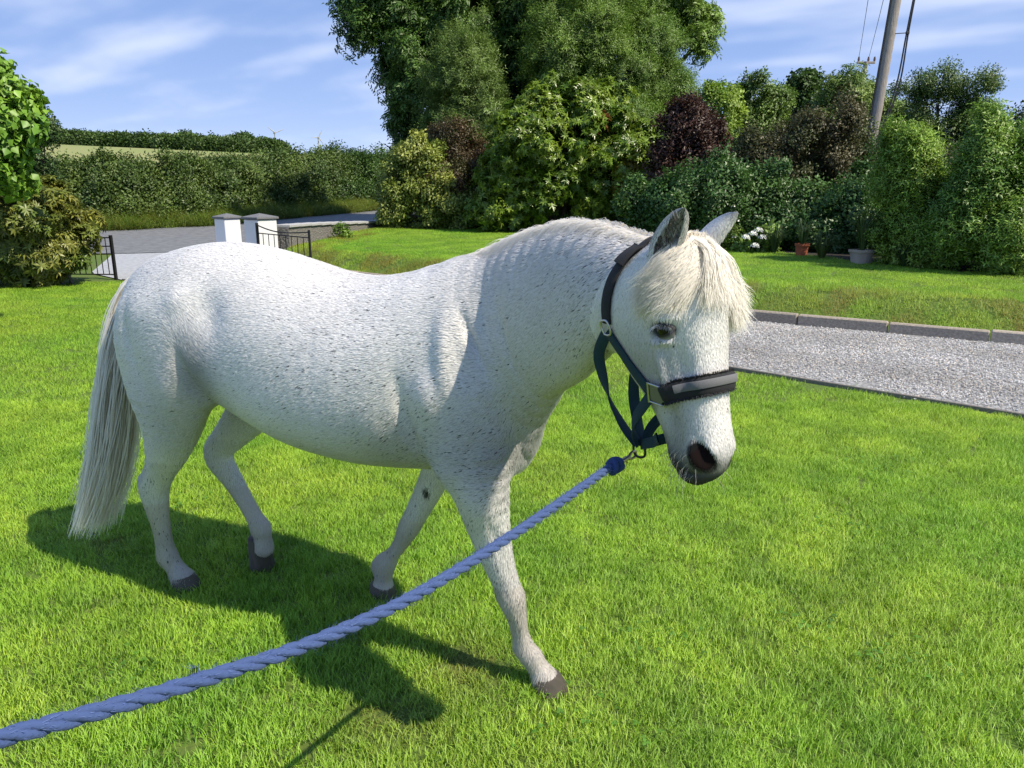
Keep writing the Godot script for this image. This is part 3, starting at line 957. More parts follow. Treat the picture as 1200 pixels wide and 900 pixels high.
# ------------------------------------------------------------------ headcollar and rope
func cloth(color: Color, scale := 320.0) -> StandardMaterial3D:
	var m := mat(color, 0.85)
	m.rim_enabled = true
	m.rim = 0.08
	return bumps(m, 0.25, 0.09, 16.0, 5, 2)

func ring_tube(out: Soup, pts: Array, r: float) -> void:   # closed loop of wire
	var p := pts.duplicate()
	p.append(pts[0])
	p = catmull(p, 4)
	var radii := []
	for i in p.size(): radii.append(r)
	out.tube(p, radii, 8)

func make_halter(pony: Node3D) -> void:
	var t := thing("headcollar", "dark teal and black webbing headcollar with padded noseband on the pony's head", "headcollar", pony.position)
	t.basis = pony.basis
	var teal := cloth(Color(0.007, 0.034, 0.048))
	var black := cloth(Color(0.012, 0.012, 0.014))
	var fluff := cloth(Color(0.016, 0.016, 0.018))
	var grey := cloth(Color(0.15, 0.15, 0.155))
	var steel := mat(Color(0.55, 0.54, 0.52), 0.28, false, 1.0)
	var s := Soup.new()
	strap(s, [hp(0.335, -0.148, 0.10), hp(0.25, -0.138, 0.10), hp(0.155, -0.122, 0.10), hp(0.085, -0.104, 0.085), hp(0.04, -0.084, 0.05), hp(0.028, -0.070, 0.0), hp(0.04, -0.084, -0.05), hp(0.085, -0.104, -0.085), hp(0.16, -0.105, -0.10), hp(0.335, -0.145, -0.10)], 0.029, 0.005, head_prims, 0.006)
	obj("crown_strap", s.mesh(), black, t)
	# a folded strap end over the poll
	s = Soup.new()
	strap(s, [hp(0.10, -0.108, 0.09), hp(0.065, -0.096, 0.075), hp(0.04, -0.082, 0.05)], 0.037, 0.007, head_prims, 0.012)
	obj("keeper", s.mesh(), black, t)
	for g in [1.0, -1.0]:
		s = Soup.new()
		strap(s, [hp(0.372, -0.158, 0.10 * g), hp(0.45, -0.138, 0.095 * g), hp(0.53, -0.112, 0.085 * g), hp(0.60, -0.084, 0.075 * g), hp(0.632, -0.07, 0.07 * g)], 0.032, 0.005, head_prims, 0.006)
		obj("cheek_strap", s.mesh(), teal, t)
		s = Soup.new()
		strap(s, [hp(0.375, -0.172, 0.085 * g), hp(0.46, -0.222, 0.068 * g), hp(0.56, -0.236, 0.052 * g), hp(0.66, -0.236, 0.040 * g), hp(0.74, -0.226, 0.030 * g), hp(0.81, -0.212, 0.020 * g), hp(0.875, -0.192, 0.008 * g)], 0.026, 0.004, head_prims, 0.0, Color.WHITE, true)
		obj("throat_strap", s.mesh(), teal, t)
		s = Soup.new()
		strap(s, [hp(0.645, -0.072, 0.074 * g), hp(0.69, -0.105, 0.066 * g), hp(0.75, -0.15, 0.050 * g), hp(0.81, -0.18, 0.030 * g), hp(0.872, -0.186, 0.010 * g)], 0.024, 0.004, head_prims, 0.0, Color.WHITE, true)
		obj("jaw_strap", s.mesh(), teal, t)
		# square ring under the crown strap
		s = Soup.new()
		var c := settle(hp(0.352, -0.153, 0.10 * g), head_prims, 0.009)
		var n := slope(c, head_prims)
		var a := (head_ax - n * head_ax.dot(n)).normalized()
		var b := a.cross(n)
		ring_tube(s, [c + a * 0.014 + b * 0.013, c + a * 0.017, c + a * 0.014 - b * 0.013, c - b * 0.016, c - a * 0.014 - b * 0.013, c - a * 0.017, c - a * 0.014 + b * 0.013, c + b * 0.016], 0.0026)
		obj("ring", s.mesh(), steel, t)
		# cheek buckle: a plate between two bars
		c = settle(hp(0.636, -0.048, 0.08 * g), head_prims, 0.010)
		n = slope(c, head_prims)
		a = (head_ax * 0.92 - head_up * 0.28); a = (a - n * a.dot(n)).normalized()
		b = a.cross(n)
		s = Soup.new()
		s.box(c, Vector3(0.036, 0.040, 0.004), Basis(b, a, b.cross(a)), Color.WHITE, 0.0015)
		var pl := obj("buckle", s.mesh(), mat(Color(0.22, 0.21, 0.19), 0.5, false, 0.6), t)
		s = Soup.new()
		for q in [-1.0, 1.0]:
			s.tube([c + b * 0.021 * q - a * 0.024 + n * 0.002, c + b * 0.021 * q + a * 0.024 + n * 0.002], [0.0028, 0.0028], 8)
		s.tube([c - b * 0.021 - a * 0.022 + n * 0.002, c + b * 0.021 - a * 0.022 + n * 0.002], [0.0022, 0.0022], 8)
		s.tube([c - b * 0.021 + a * 0.022 + n * 0.002, c + b * 0.021 + a * 0.022 + n * 0.002], [0.0022, 0.0022], 8)
		obj("buckle_bar", s.mesh(), steel, pl)
	# noseband: fleece pad, webbing, reflective strip
	s = Soup.new()
	var nb := [hp(0.63, -0.030, 0.075), hp(0.622, 0.0, 0.072), hp(0.614, 0.03, 0.062), hp(0.608, 0.055, 0.04), hp(0.606, 0.066, 0.0), hp(0.608, 0.055, -0.04), hp(0.614, 0.03, -0.062), hp(0.622, 0.0, -0.072), hp(0.63, -0.030, -0.075)]
	var path := strap(s, nb, 0.036, 0.013, head_prims, 0.0075)
	var pad := obj("noseband", s.mesh(), fluff, t)
	s = Soup.new()
	for i in path.size() - 1:   # frayed fleece along both edges
		for q in 26:
			var p: Vector3 = path[i].lerp(path[i + 1], rng.randf())
			var n := slope(p, head_prims)
			var e := 1.0 if rng.randf() < 0.5 else -1.0
			var r: Vector3 = p + head_ax * (0.0165 * e) + n * rng.randf_range(-0.004, 0.004)
			var d := (head_ax * e * 0.7 + n * rng.randf_range(-0.2, 1.0) + head_up * rng.randf_range(-0.6, 0.6)).normalized()
			lock(s, [r, r + d * 0.004, r + d * rng.randf_range(0.006, 0.010)], 0.0011, n, Color.WHITE)
	obj("fleece_edge", s.mesh(), fluff, pad, "stuff")
	s = Soup.new()
	strap(s, [hp(0.613, 0.0, 0.075), hp(0.606, 0.03, 0.062), hp(0.600, 0.055, 0.04), hp(0.598, 0.066, 0.0), hp(0.600, 0.055, -0.04), hp(0.606, 0.03, -0.062)], 0.017, 0.004, head_prims, 0.0155)
	obj("reflective_strip", s.mesh(), grey, pad)
	# strap under the chin
	s = Soup.new()
	strap(s, [hp(0.875, -0.186, 0.004), hp(0.860, -0.150, 0.022), hp(0.845, -0.115, 0.034), hp(0.82, -0.085, 0.05)], 0.024, 0.004, head_prims, 0.0, Color.WHITE, true)
	strap(s, [hp(0.875, -0.186, -0.004), hp(0.860, -0.150, -0.022), hp(0.835, -0.115, -0.040), hp(0.74, -0.08, -0.06), hp(0.65, -0.06, -0.07)], 0.024, 0.004, head_prims, 0.0, Color.WHITE, true)
	obj("chin_strap", s.mesh(), teal, t)
	s = Soup.new()
	var dc := hp(0.898, -0.190, 0.006)
	ring_tube(s, [dc + head_up * 0.018 - head_ax * 0.008, dc + head_up * 0.016 + head_ax * 0.012, dc + head_ax * 0.018, dc - head_up * 0.016 + head_ax * 0.012, dc - head_up * 0.018 - head_ax * 0.008, dc - head_ax * 0.012], 0.0030)
	obj("lead_ring", s.mesh(), mat(Color(0.05, 0.05, 0.05), 0.35, false, 0.8), t)

func resample3(line: Array, n: int) -> Array:
	var total := 0.0
	for i in line.size() - 1: total += line[i].distance_to(line[i + 1])
	var out := []
	var at := 0.0
	var i := 0
	for k in n:
		var want := total * k / (n - 1)
		while i < line.size() - 2 and at + line[i].distance_to(line[i + 1]) < want:
			at += line[i].distance_to(line[i + 1])
			i += 1
		out.append(line[i].lerp(line[i + 1], clampf((want - at) / line[i].distance_to(line[i + 1]), 0.0, 1.0)))
	return out

func make_rope(pony: Node3D) -> void:
	var from: Vector3 = pony.transform * hp(0.918, -0.205, 0.012)
	var way := [Vector3(0.201, 0.900, -1.538), Vector3(0.012, 0.912, -1.221), Vector3(-0.141, 0.923, -0.986), Vector3(-0.255, 0.940, -0.841), Vector3(-0.343, 0.966, -0.734), Vector3(-0.413, 0.989, -0.652), Vector3(-0.470, 1.011, -0.585), Vector3(-0.515, 1.034, -0.529)]   # it hangs in a shallow curve to the hand that leads the pony
	var t := thing("lead_rope", "blue twisted lead rope clipped to the ring under the pony's chin", "rope", Vector3(from.x, 0, from.z))
	t.position = from
	var dirn: Vector3 = (way[0] - from).normalized()
	var brass := mat(Color(0.50, 0.42, 0.28), 0.3, false, 1.0)
	# snap hook: barrel, hook, thumb catch
	var s := Soup.new()
	var side := dirn.cross(Vector3.UP).normalized()
	var up := side.cross(dirn).normalized()
	s.tube([dirn * 0.020, dirn * 0.034, dirn * 0.052, dirn * 0.058], [0.0042, 0.0062, 0.0062, 0.004], 12)
	s.tube([dirn * 0.024 + up * 0.001, dirn * 0.012 + up * 0.007, dirn * 0.0 + up * 0.008, dirn * -0.010 + up * 0.003, dirn * -0.012 - up * 0.004, dirn * -0.004 - up * 0.009, dirn * 0.008 - up * 0.0085, dirn * 0.022 - up * 0.005], [0.0036, 0.0034, 0.0034, 0.0034, 0.0034, 0.0032, 0.003, 0.003], 10)
	s.tube([dirn * 0.060, dirn * 0.066], [0.0075, 0.0075], 12)
	var hook := obj("snap_hook", s.mesh(), brass, t)
	s = Soup.new()
	s.tube([dirn * 0.030 - up * 0.005, dirn * 0.030 - up * 0.012], [0.0022, 0.003], 8)
	obj("thumb_catch", s.mesh(), brass, hook)
	# line of the rope: hangs a little
	var n := 560
	var nodes := [from + dirn * 0.075]
	for q in way: nodes.append(q)
	nodes[0] = nodes[0].lerp(nodes[1], 0.02)
	if nodes[0].distance_to(from) > nodes[1].distance_to(from): nodes.remove_at(1)
	nodes = catmull(nodes, 24)
	var line := resample3(nodes, n + 1)
	for i in n + 1: line[i] -= from
	# three strands laid round each other
	var total := 0.0
	var wind := PackedFloat32Array([0.0])
	for i in n:
		total += (line[i + 1] - line[i]).length()
		wind.push_back(total)
	for k in 3:
		s = Soup.new()
		var pts := []
		var radii := []
		for i in n + 1:
			var d: Vector3 = (line[mini(i + 1, n)] - line[maxi(i - 1, 0)]).normalized()
			var s1 := d.cross(Vector3.UP).normalized()
			var u1 := s1.cross(d)
			var a := -TAU * (wind[i] + 0.004 * noise.get_noise_1d(i * 2.0)) / 0.088 + TAU * k / 3.0
			pts.append(line[i] + (s1 * cos(a) + u1 * sin(a)) * 0.0045)
			radii.append(0.0050 * (1.0 + 0.16 * noise.get_noise_2d(i * 5.0, k * 90.0)))
		s.tube(pts, radii, 10)
		var rm := mat(Color(0.047, 0.083, 0.205), 0.9)
		rm.rim_enabled = true; rm.rim = 0.4
		bumps(rm, 0.10, 0.10, 9.0, 11)
		obj("rope_strand", s.mesh(), rm, t)
	# stray fibres
	s = Soup.new()
	for i in 2600:
		var k := rng.randi_range(2, n - 2)
		var d: Vector3 = (line[k + 1] - line[k]).normalized()
		var a := rng.randf() * TAU
		var s1 := d.cross(Vector3.UP).normalized()
		var q := s1 * cos(a) + s1.cross(d) * sin(a)
		var r: Vector3 = line[k] + q * 0.0095
		var dd := (q * 0.7 + d * rng.randf_range(-1, 1)).normalized()
		lock(s, [r, r + dd * 0.002, r + dd * rng.randf_range(0.003, 0.009)], 0.00028, q, Color(0.14, 0.2, 0.42))
	var k0 := int(n * 0.80)
	for i in 10:
		var r: Vector3 = line[k0 + rng.randi_range(-2, 2)] + Vector3(0, 0.010, 0)
		lock(s, [r, r + Vector3(0.002, 0.008, 0.0), r + Vector3(rng.randf_range(-0.008, 0.004), 0.013, rng.randf_range(-0.004, 0.004))], 0.0005, Vector3(0, 0, 1), Color(0.14, 0.2, 0.42))
	obj("rope_fibre", s.mesh(), mat(Color.WHITE, 0.9, true), t, "stuff")
	# whipped knot next to the hook
	s = Soup.new()
	var kc := dirn * 0.084
	for q in 3:
		var pts := []
		var radii := []
		for i in 33:
			var a := TAU * i / 32.0
			var tilted := side.rotated(dirn, q * 2.1)
			var w := dirn * (0.010 * (q - 1)) + dirn * (sin(a + q * 2.1) * 0.009)
			pts.append(kc + w + (side * cos(a) + up * sin(a)) * 0.0125)
			radii.append(0.0068)
		s.tube(pts, radii, 8)
	s.tube([kc - dirn * 0.014, kc, kc + dirn * 0.02], [0.008, 0.013, 0.011], 10)
	var km := mat(Color(0.03, 0.06, 0.17), 0.95)
	obj("knot", s.mesh(), bumps(km, 0.12, 0.15, 10.0, 13), t)
# ------------------------------------------------------------------ the lie of the land (x to the right, d = distance from the camera along the ground)
var kerb_line := [Vector2(24, -5), Vector2(14, 1.3), Vector2(8.6, 5.0), Vector2(5.03, 7.24), Vector2(2.6, 8.75), Vector2(-1.2, 11.6), Vector2(-4.7, 14.6)]
var wall_line := [Vector2(-4.75, 15.85), Vector2(-4.2, 18.5), Vector2(-3.5, 21.6), Vector2(-1.6, 27.0), Vector2(2.5, 36.0)]
var lawn_edge := [Vector2(13, -4), Vector2(7.0, 1.7), Vector2(5.2, 3.26), Vector2(3.44, 4.83), Vector2(1.83, 6.25), Vector2(-1.4, 8.75), Vector2(-4.4, 11.0), Vector2(-6.5, 12.55), Vector2(-7.7, 11.9), Vector2(-9.2, 10.5), Vector2(-14, 7.5), Vector2(-24, 3)]
var bed_line := [Vector2(14, 1.5), Vector2(9.3, 5.9), Vector2(6.7, 9.3), Vector2(5.2, 11.8), Vector2(3.9, 14.0), Vector2(1.8, 17.6), Vector2(0.0, 19.6), Vector2(-3.4, 21.6)]
var road_near := [Vector2(-40, 15.4), Vector2(-16, 17.0), Vector2(-8.8, 17.3), Vector2(-5.6, 18.3), Vector2(-4.6, 20.5), Vector2(-3.75, 22.6), Vector2(-1.8, 27.2), Vector2(2.0, 36)]
var road_far := [Vector2(-40, 21.0), Vector2(-20, 22.6), Vector2(-12, 23.3), Vector2(-9.6, 25.2), Vector2(-8.2, 28.3), Vector2(-6.0, 32.5), Vector2(-2.5, 38), Vector2(1, 44)]

func off_line(line: Array, x: float, d: float) -> float:   # signed distance; positive to the left of the line's direction
	var best := 1e9
	var sgn := 1.0
	var p := Vector2(x, d)
	for i in line.size() - 1:
		var a: Vector2 = line[i]
		var e: Vector2 = line[i + 1] - a
		var t := clampf((p - a).dot(e) / e.length_squared(), 0.0, 1.0)
		var q := p - a - e * t
		var l := q.length_squared()
		if l < best - 1e-9:
			best = l
			sgn = 1.0 if e.cross(p - a) > 0.0 else -1.0
	return sqrt(best) * sgn

func upper(x: float, d: float) -> float:     # how far inside the raised lawn
	return -off_line(kerb_line + wall_line, x, d)

func hgt(x: float, z: float) -> float:
	var d := -z
	var s := upper(x, d) if absf(x) < 40.0 and d < 60.0 else -1.0
	var far := 0.033 * clampf(d - 16.5, 0.0, 40.0)
	var h := far
	if s > 0.0:
		var sk := -off_line(kerb_line, x, d)
		h = maxf(0.30 * sstep(0.12, 0.95, sk) + 0.022 * clampf(sk, 0.0, 5.0), 0.0) + far * 0.45
		h += 0.015 * noise.get_noise_2d(x * 2.5, d * 2.5) * sstep(0.1, 0.4, s) * sstep(1.2, 0.5, s)
	if d > 45.0:
		h += sstep(45.0, 112.0, d) * (4.6 + maxf(0.0, -x - 30.0) * 0.045) - sstep(112.0, 200.0, d) * 4.0
	if d < 16.0 and s <= 0.0:
		h += 0.006 * noise.get_noise_2d(x * 3.0, d * 3.0)
	return h

func ground_sheet() -> void:
	var xs := []
	var zs := []
	var x := -13.0
	while x < 13.01:
		xs.append(x); x += 0.2
	var step := 0.4
	while xs[-1] < 420.0:
		xs.append(xs[-1] + step); xs.push_front(xs[0] - step); step *= 1.22
	var d := -3.0
	while d < 26.0:
		zs.append(d); d += 0.2
	step = 0.4
	while zs[-1] < 700.0:
		zs.append(zs[-1] + step); step *= 1.09
	step = 0.4
	while zs[0] > -400.0:
		zs.push_front(zs[0] - step); step *= 1.3
	var s := Soup.new()
	var w := xs.size()
	for j in zs.size():
		for i in w:
			var px: float = xs[i]
			var pd: float = zs[j]
			var h := hgt(px, -pd)
			var b := off_line(bed_line, px, pd) if absf(px) < 30.0 and pd < 60.0 else 1.0
			var n1 := noise.get_noise_2d(px * 8.0, pd * 8.0)
			var c := Color(0.085, 0.150, 0.016).lerp(Color(0.11, 0.12, 0.03), clampf(0.5 + n1, 0.0, 1.0) * 0.5)
			if upper(px, pd) > 0.0 and b < 0.0: c = Color(0.030, 0.026, 0.018) * (1.0 + 0.4 * n1)
			if pd > 46.0: c = Color(0.28, 0.275, 0.11).lerp(Color(0.19, 0.25, 0.06), clampf(0.4 + n1, 0.0, 1.0))
			var up_k := -off_line(kerb_line, px, pd) if absf(px) < 30.0 and pd < 60.0 else -1.0
			if up_k > 0.0: h -= 0.022 * sstep(1.6, 1.1, up_k) * 0.6
			s.vert(Vector3(px, h, -pd), Vector3.UP, c)
	for j in zs.size() - 1:
		for i in w - 1:
			var k := j * w + i
			s.quad(k, k + w, k + w + 1, k + 1)
	for j in range(1, zs.size() - 1):
		for i in range(1, w - 1):
			var k := j * w + i
			s.n[k] = (s.v[k + w] - s.v[k - w]).cross(s.v[k + 1] - s.v[k - 1]).normalized()
			if s.n[k].y < 0.0: s.n[k] = -s.n[k]
	var m := mat(Color.WHITE, 1.0, true)
	bumps(m, 0.05, 1.2, 1.6, 4)
	obj("ground", s.mesh(), m, self, "structure")

func resample(line: Array, n: int) -> Array:
	var total := 0.0
	for i in line.size() - 1: total += line[i].distance_to(line[i + 1])
	var out := []
	var at := 0.0
	var i := 0
	for k in n:
		var want := total * k / (n - 1)
		while i < line.size() - 2 and at + line[i].distance_to(line[i + 1]) < want:
			at += line[i].distance_to(line[i + 1])
			i += 1
		out.append(line[i].lerp(line[i + 1], clampf((want - at) / line[i].distance_to(line[i + 1]), 0.0, 1.0)))
	return out

func ribbon_sheet(called: String, a: Array, b: Array, n: int, across: int, lift: float, m: Material, flat := false) -> void:
	var s := Soup.new()
	var pa := resample(a, n)
	var pb := resample(b, n)
	for i in n:
		for j in across + 1:
			var q: Vector2 = pa[i].lerp(pb[i], float(j) / across)
			var h := 0.033 * clampf(q.y - 16.5, 0.0, 40.0) if flat else hgt(q.x, -q.y)
			s.vert(Vector3(q.x, h + lift, -q.y), Vector3.UP)
	for i in n - 1:
		for j in across:
			var k := i * (across + 1) + j
			s.quad(k, k + 1, k + across + 2, k + across + 1)
	obj(called, s.mesh(), m, self, "structure")

func speckled(base: Color, spread: float, freq: float, scale: float, sd: int, rough := 0.95) -> StandardMaterial3D:
	var m := mat(Color.WHITE, rough)
	var t := NoiseTexture2D.new()
	t.width = 512; t.height = 512; t.seamless = true
	var nn := FastNoiseLite.new()
	nn.seed = sd; nn.frequency = freq; nn.fractal_octaves = 5; nn.fractal_gain = 0.65
	t.noise = nn
	var g := Gradient.new()
	g.set_color(0, (base * (1.0 - spread)).linear_to_srgb())
	g.set_color(1, (base * (1.0 + spread)).linear_to_srgb())
	t.color_ramp = g
	m.albedo_texture = t
	m.uv1_triplanar = true
	m.uv1_world_triplanar = true
	m.uv1_scale = Vector3.ONE * scale
	return m

func in_view(x: float, d: float, slack: float) -> bool:
	return d > 0.7 and absf(x) < 0.71 * d + slack

# ------------------------------------------------------------------ grass
func grass_patch(size: float, n: int, lo: float, hi: float, wide: float, joints: bool, dry: float, sd: int) -> ArrayMesh:
	var r := RandomNumberGenerator.new()
	r.seed = sd
	var s := Soup.new()
	for i in n:
		var p := Vector3(r.randf_range(-0.5, 0.5) * size, -0.004, r.randf_range(-0.5, 0.5) * size)
		var a := r.randf() * TAU
		var lean := Vector3(cos(a), 0, sin(a))
		var h := r.randf_range(lo, hi)
		var out := h * r.randf_range(0.15, 0.95)
		var b := r.randf() * TAU
		var side := Vector3(cos(b), 0, sin(b)) * (wide * r.randf_range(0.6, 1.2) * 0.5)
		var c := Color(1, 1, 1) * r.randf_range(0.7, 1.25)
		if r.randf() < 0.3: c = c * Color(1.25, 1.05, 0.9)
		if r.randf() < dry:
			c = Color(2.3, 1.35, 2.2) * r.randf_range(0.5, 1.1)
			out = h * 1.3; h *= 0.55
		var mid := p + lean * (out * 0.38) + Vector3(0, h * 0.62, 0)
		var tip := p + lean * out + Vector3(0, h, 0)
		var nn := (side.cross(tip - p).normalized())
		if nn.y < 0.0: nn = -nn
		nn = (nn + Vector3(0, 1.05, 0)).normalized()
		var root := c * 0.85
		if joints:
			var k := s.vert(p - side, nn, root)
			s.vert(p + side, nn, root)
			s.vert(mid - side * 0.8, nn, c)
			s.vert(mid + side * 0.8, nn, c)
			s.vert(tip, nn, c)
			s.quad(k, k + 1, k + 3, k + 2)
			s.tri(k + 2, k + 3, k + 4)
		else:
			var k := s.vert(p - side, nn, root)
			s.vert(p + side, nn, root)
			s.vert(tip, nn, c)
			s.tri(k, k + 1, k + 2)
	return s.mesh()

func grass_tint(x: float, d: float) -> Color:
	var a := noise.get_noise_2d(x * 4.0, d * 4.0)
	var b := noise.get_noise_2d(x * 22.0 + 50.0, d * 22.0)
	var c := Color(0.225, 0.475, 0.034).lerp(Color(0.400, 0.575, 0.056), clampf(0.5 + a * 0.6 + b * 0.45, 0.0, 1.0))
	return c * (1.0 + 0.35 * b)

func stuff(called: String, label: String, cat: String) -> Node3D:
	var o := thing(called, label, cat)
	o.set_meta("kind", "stuff")
	return o

func lawns() -> void:
	var gm := mat(Color.WHITE, 0.55, true)
	gm.backlight_enabled = true
	gm.backlight = Color(0.8, 0.8, 0.8)
	var near := stuff("lawn_grass", "short mown green grass of the near lawn that the pony walks on", "grass")
	var zones := [[0.9, 5.2, 0.080, 0.125, 240, 0.015, 0.039, 0.0030, true], [5.2, 17.0, 0.15, 0.25, 240, 0.016, 0.038, 0.0055, false]]
	for zi in zones.size():
		var z: Array = zones[zi]
		var kinds := 4
		for kind in kinds:
			var places: Array[Transform3D] = []
			var tints := PackedColorArray()
			var d: float = z[0]
			while d < z[1]:
				var x := -0.71 * d - 2.2
				while x < 0.71 * d + 2.0:
					var px: float = x + rng.randf_range(-0.5, 0.5) * z[2]
					var pd: float = d + rng.randf_range(-0.5, 0.5) * z[2]
					var here: int = hash(Vector2i(roundi(x * 997.0), roundi(d * 997.0))) % kinds
					x += z[2]
					if here != kind: continue
					if off_line(lawn_edge, px, pd) < 0.05: continue
					var clump := noise.get_noise_2d(px * 30.0, pd * 30.0)
					var bare := maxf(exp(-Vector2((px + 0.15) / 0.10, (pd - 2.12) / 0.14).length_squared()), exp(-Vector2((px + 0.36) / 0.12, (pd - 1.86) / 0.08).length_squared()))
					bare = maxf(bare, exp(-Vector2((px + 1.75) / 0.10, (pd - 2.98) / 0.05).length_squared()))
					if rng.randf() < bare * 0.25: continue
					var tall := (1.0 + 0.45 * clump + rng.randf_range(-0.15, 0.15)) * (1.0 - 0.55 * bare)
					if pd < 2.6: tall *= 1.12
					places.append(Transform3D(Basis(Vector3.UP, rng.randf() * TAU).scaled(Vector3(1, maxf(tall, 0.72 - 0.4 * bare), 1)), Vector3(px, hgt(px, -pd), -pd)))
					tints.append(grass_tint(px, pd).lerp(Color(0.20, 0.17, 0.05), bare * 0.8))
				d += z[2]
			multi("grass_tufts", grass_patch(z[3], z[4], z[5], z[6], z[7], z[8], 0.04 + 0.05 * (kind % 2), 20 + kind + 10 * zi), gm, places, tints, near)
	var high := stuff("raised_lawn_grass", "short mown grass of the raised lawn beyond the gravel drive", "grass")
	var rough := stuff("bank_grass", "rough part-dried grass on the bank above the kerb", "grass")
	# a little clover among the grass
	var cp: Array[Transform3D] = []
	var ct := PackedColorArray()
	for q in [Vector2(0.42, 2.25), Vector2(1.05, 2.35), Vector2(1.25, 2.15), Vector2(-0.75, 2.2), Vector2(0.2, 1.85), Vector2(1.5, 3.1), Vector2(-1.6, 3.4), Vector2(2.1, 3.9), Vector2(0.9, 4.2), Vector2(-0.2, 3.5), Vector2(-1.2, 2.1)]:
		for i in 26:
			var p: Vector2 = q + Vector2(rng.randfn() * 0.11, rng.randfn() * 0.08)
			var g := rng.randf_range(0.6, 1.1)
			cp.append(Transform3D(Basis(Vector3.UP, rng.randf() * TAU).rotated(Vector3.RIGHT, rng.randf_range(-0.4, 0.4)) * g, Vector3(p.x, hgt(p.x, -p.y) + rng.randf_range(0.018, 0.034), -p.y)))
			ct.append(Color(0.10, 0.24, 0.022) * rng.randf_range(0.7, 1.3))
	var clover := Soup.new()
	for k in 3:
		var dd := Vector3(cos(TAU * k / 3.0), 0.15, sin(TAU * k / 3.0)).normalized()
		leaf(clover, Vector3(0, 0, 0), dd, Vector3.UP, 0.013, 0.012, Color.WHITE, 0.05)
	multi("clover_leaves", clover.mesh(), gm, cp, ct, stuff("clover", "small clover leaves scattered in loose patches through the near lawn", "clover"))
	# the raised lawn, its bank, and the rough verge by the road
	for kind in 3:
		var places: Array[Transform3D] = []
		var tints := PackedColorArray()
		var bank: Array[Transform3D] = []
		var bank_t := PackedColorArray()
		var d := 4.0
		while d < 24.0:
			var x := -0.45 * d
			while x < 0.78 * d + 2.0:
				var px: float = x + rng.randf_range(-0.5, 0.5) * 0.2
				var pd: float = d + rng.randf_range(-0.5, 0.5) * 0.2
				x += 0.2
				if hash(Vector2i(roundi(x * 997.0), roundi(d * 997.0))) % 3 != kind: continue
				var s := upper(px, pd)
				if s < 0.16: continue
				var b := off_line(bed_line, px, pd)
				if b < -0.25: continue
				var y0 := hgt(px, -pd)
				var lie := Basis(Vector3(1, (hgt(px + 0.06, -pd) - y0) / 0.06, 0), Vector3.UP, Vector3(0, (hgt(px, -pd + 0.06) - y0) / 0.06, 1))
				if s < 0.24: lie = Basis()
				var t := Transform3D(lie * Basis(Vector3.UP, rng.randf() * TAU).scaled(Vector3(1, rng.randf_range(0.7, 1.2), 1)), Vector3(px, y0, -pd))
				if s < 1.0 + 0.15 * noise.get_noise_2d(px * 20.0, 4.0):
					var dry := clampf(0.45 + 1.7 * noise.get_noise_2d(px * 11.0 + 7.0, pd * 11.0), 0.0, 1.0) * sstep(0.12, 0.35, s) * sstep(1.1, 0.75, s)
					bank.append(t)
					bank_t.append(grass_tint(px, pd).lerp(Color(0.30, 0.23, 0.05), 0.8 * dry))
				else:
					places.append(t)
					tints.append(grass_tint(px * 0.5, pd * 0.5) * Color(0.92, 0.98, 1.0))
			d += 0.2
		multi("grass_tufts", grass_patch(0.30, 320, 0.014, 0.032, 0.0065, false, 0.03, 60 + kind), gm, places, tints, high)
		multi("grass_tufts", grass_patch(0.28, 240, 0.018, 0.065, 0.0065, false, 0.22, 70 + kind), gm, bank, bank_t, rough)
	var vp: Array[Transform3D] = []
	var vt := PackedColorArray()
	var far := resample(road_far, 150)
	for i in 149:
		var a: Vector2 = far[i]
		var e: Vector2 = (far[i + 1] - a).normalized()
		var out := Vector2(-e.y, e.x)
		for k in 14:
			var q := a + e * rng.randf() * 0.6 + out * (0.1 + 2.2 * pow(rng.randf(), 1.3))
			if not in_view(q.x, q.y, 2.5): continue
			var tall := rng.randf_range(0.6, 1.3) * (0.5 + (q - a).length() * 0.4)
			vp.append(Transform3D(Basis(Vector3.UP, rng.randf() * TAU).scaled(Vector3(1.3, tall, 1.3)), Vector3(q.x, hgt(q.x, -q.y), -q.y)))
			vt.append(Color(0.12, 0.23, 0.025).lerp(Color(0.26, 0.29, 0.06), rng.randf()))
	multi("grass_tufts", grass_patch(0.45, 130, 0.25, 0.75, 0.014, true, 0.25, 90), gm, vp, vt, stuff("verge_grass", "tall rough grass along the foot of the hedge beside the road", "grass"))

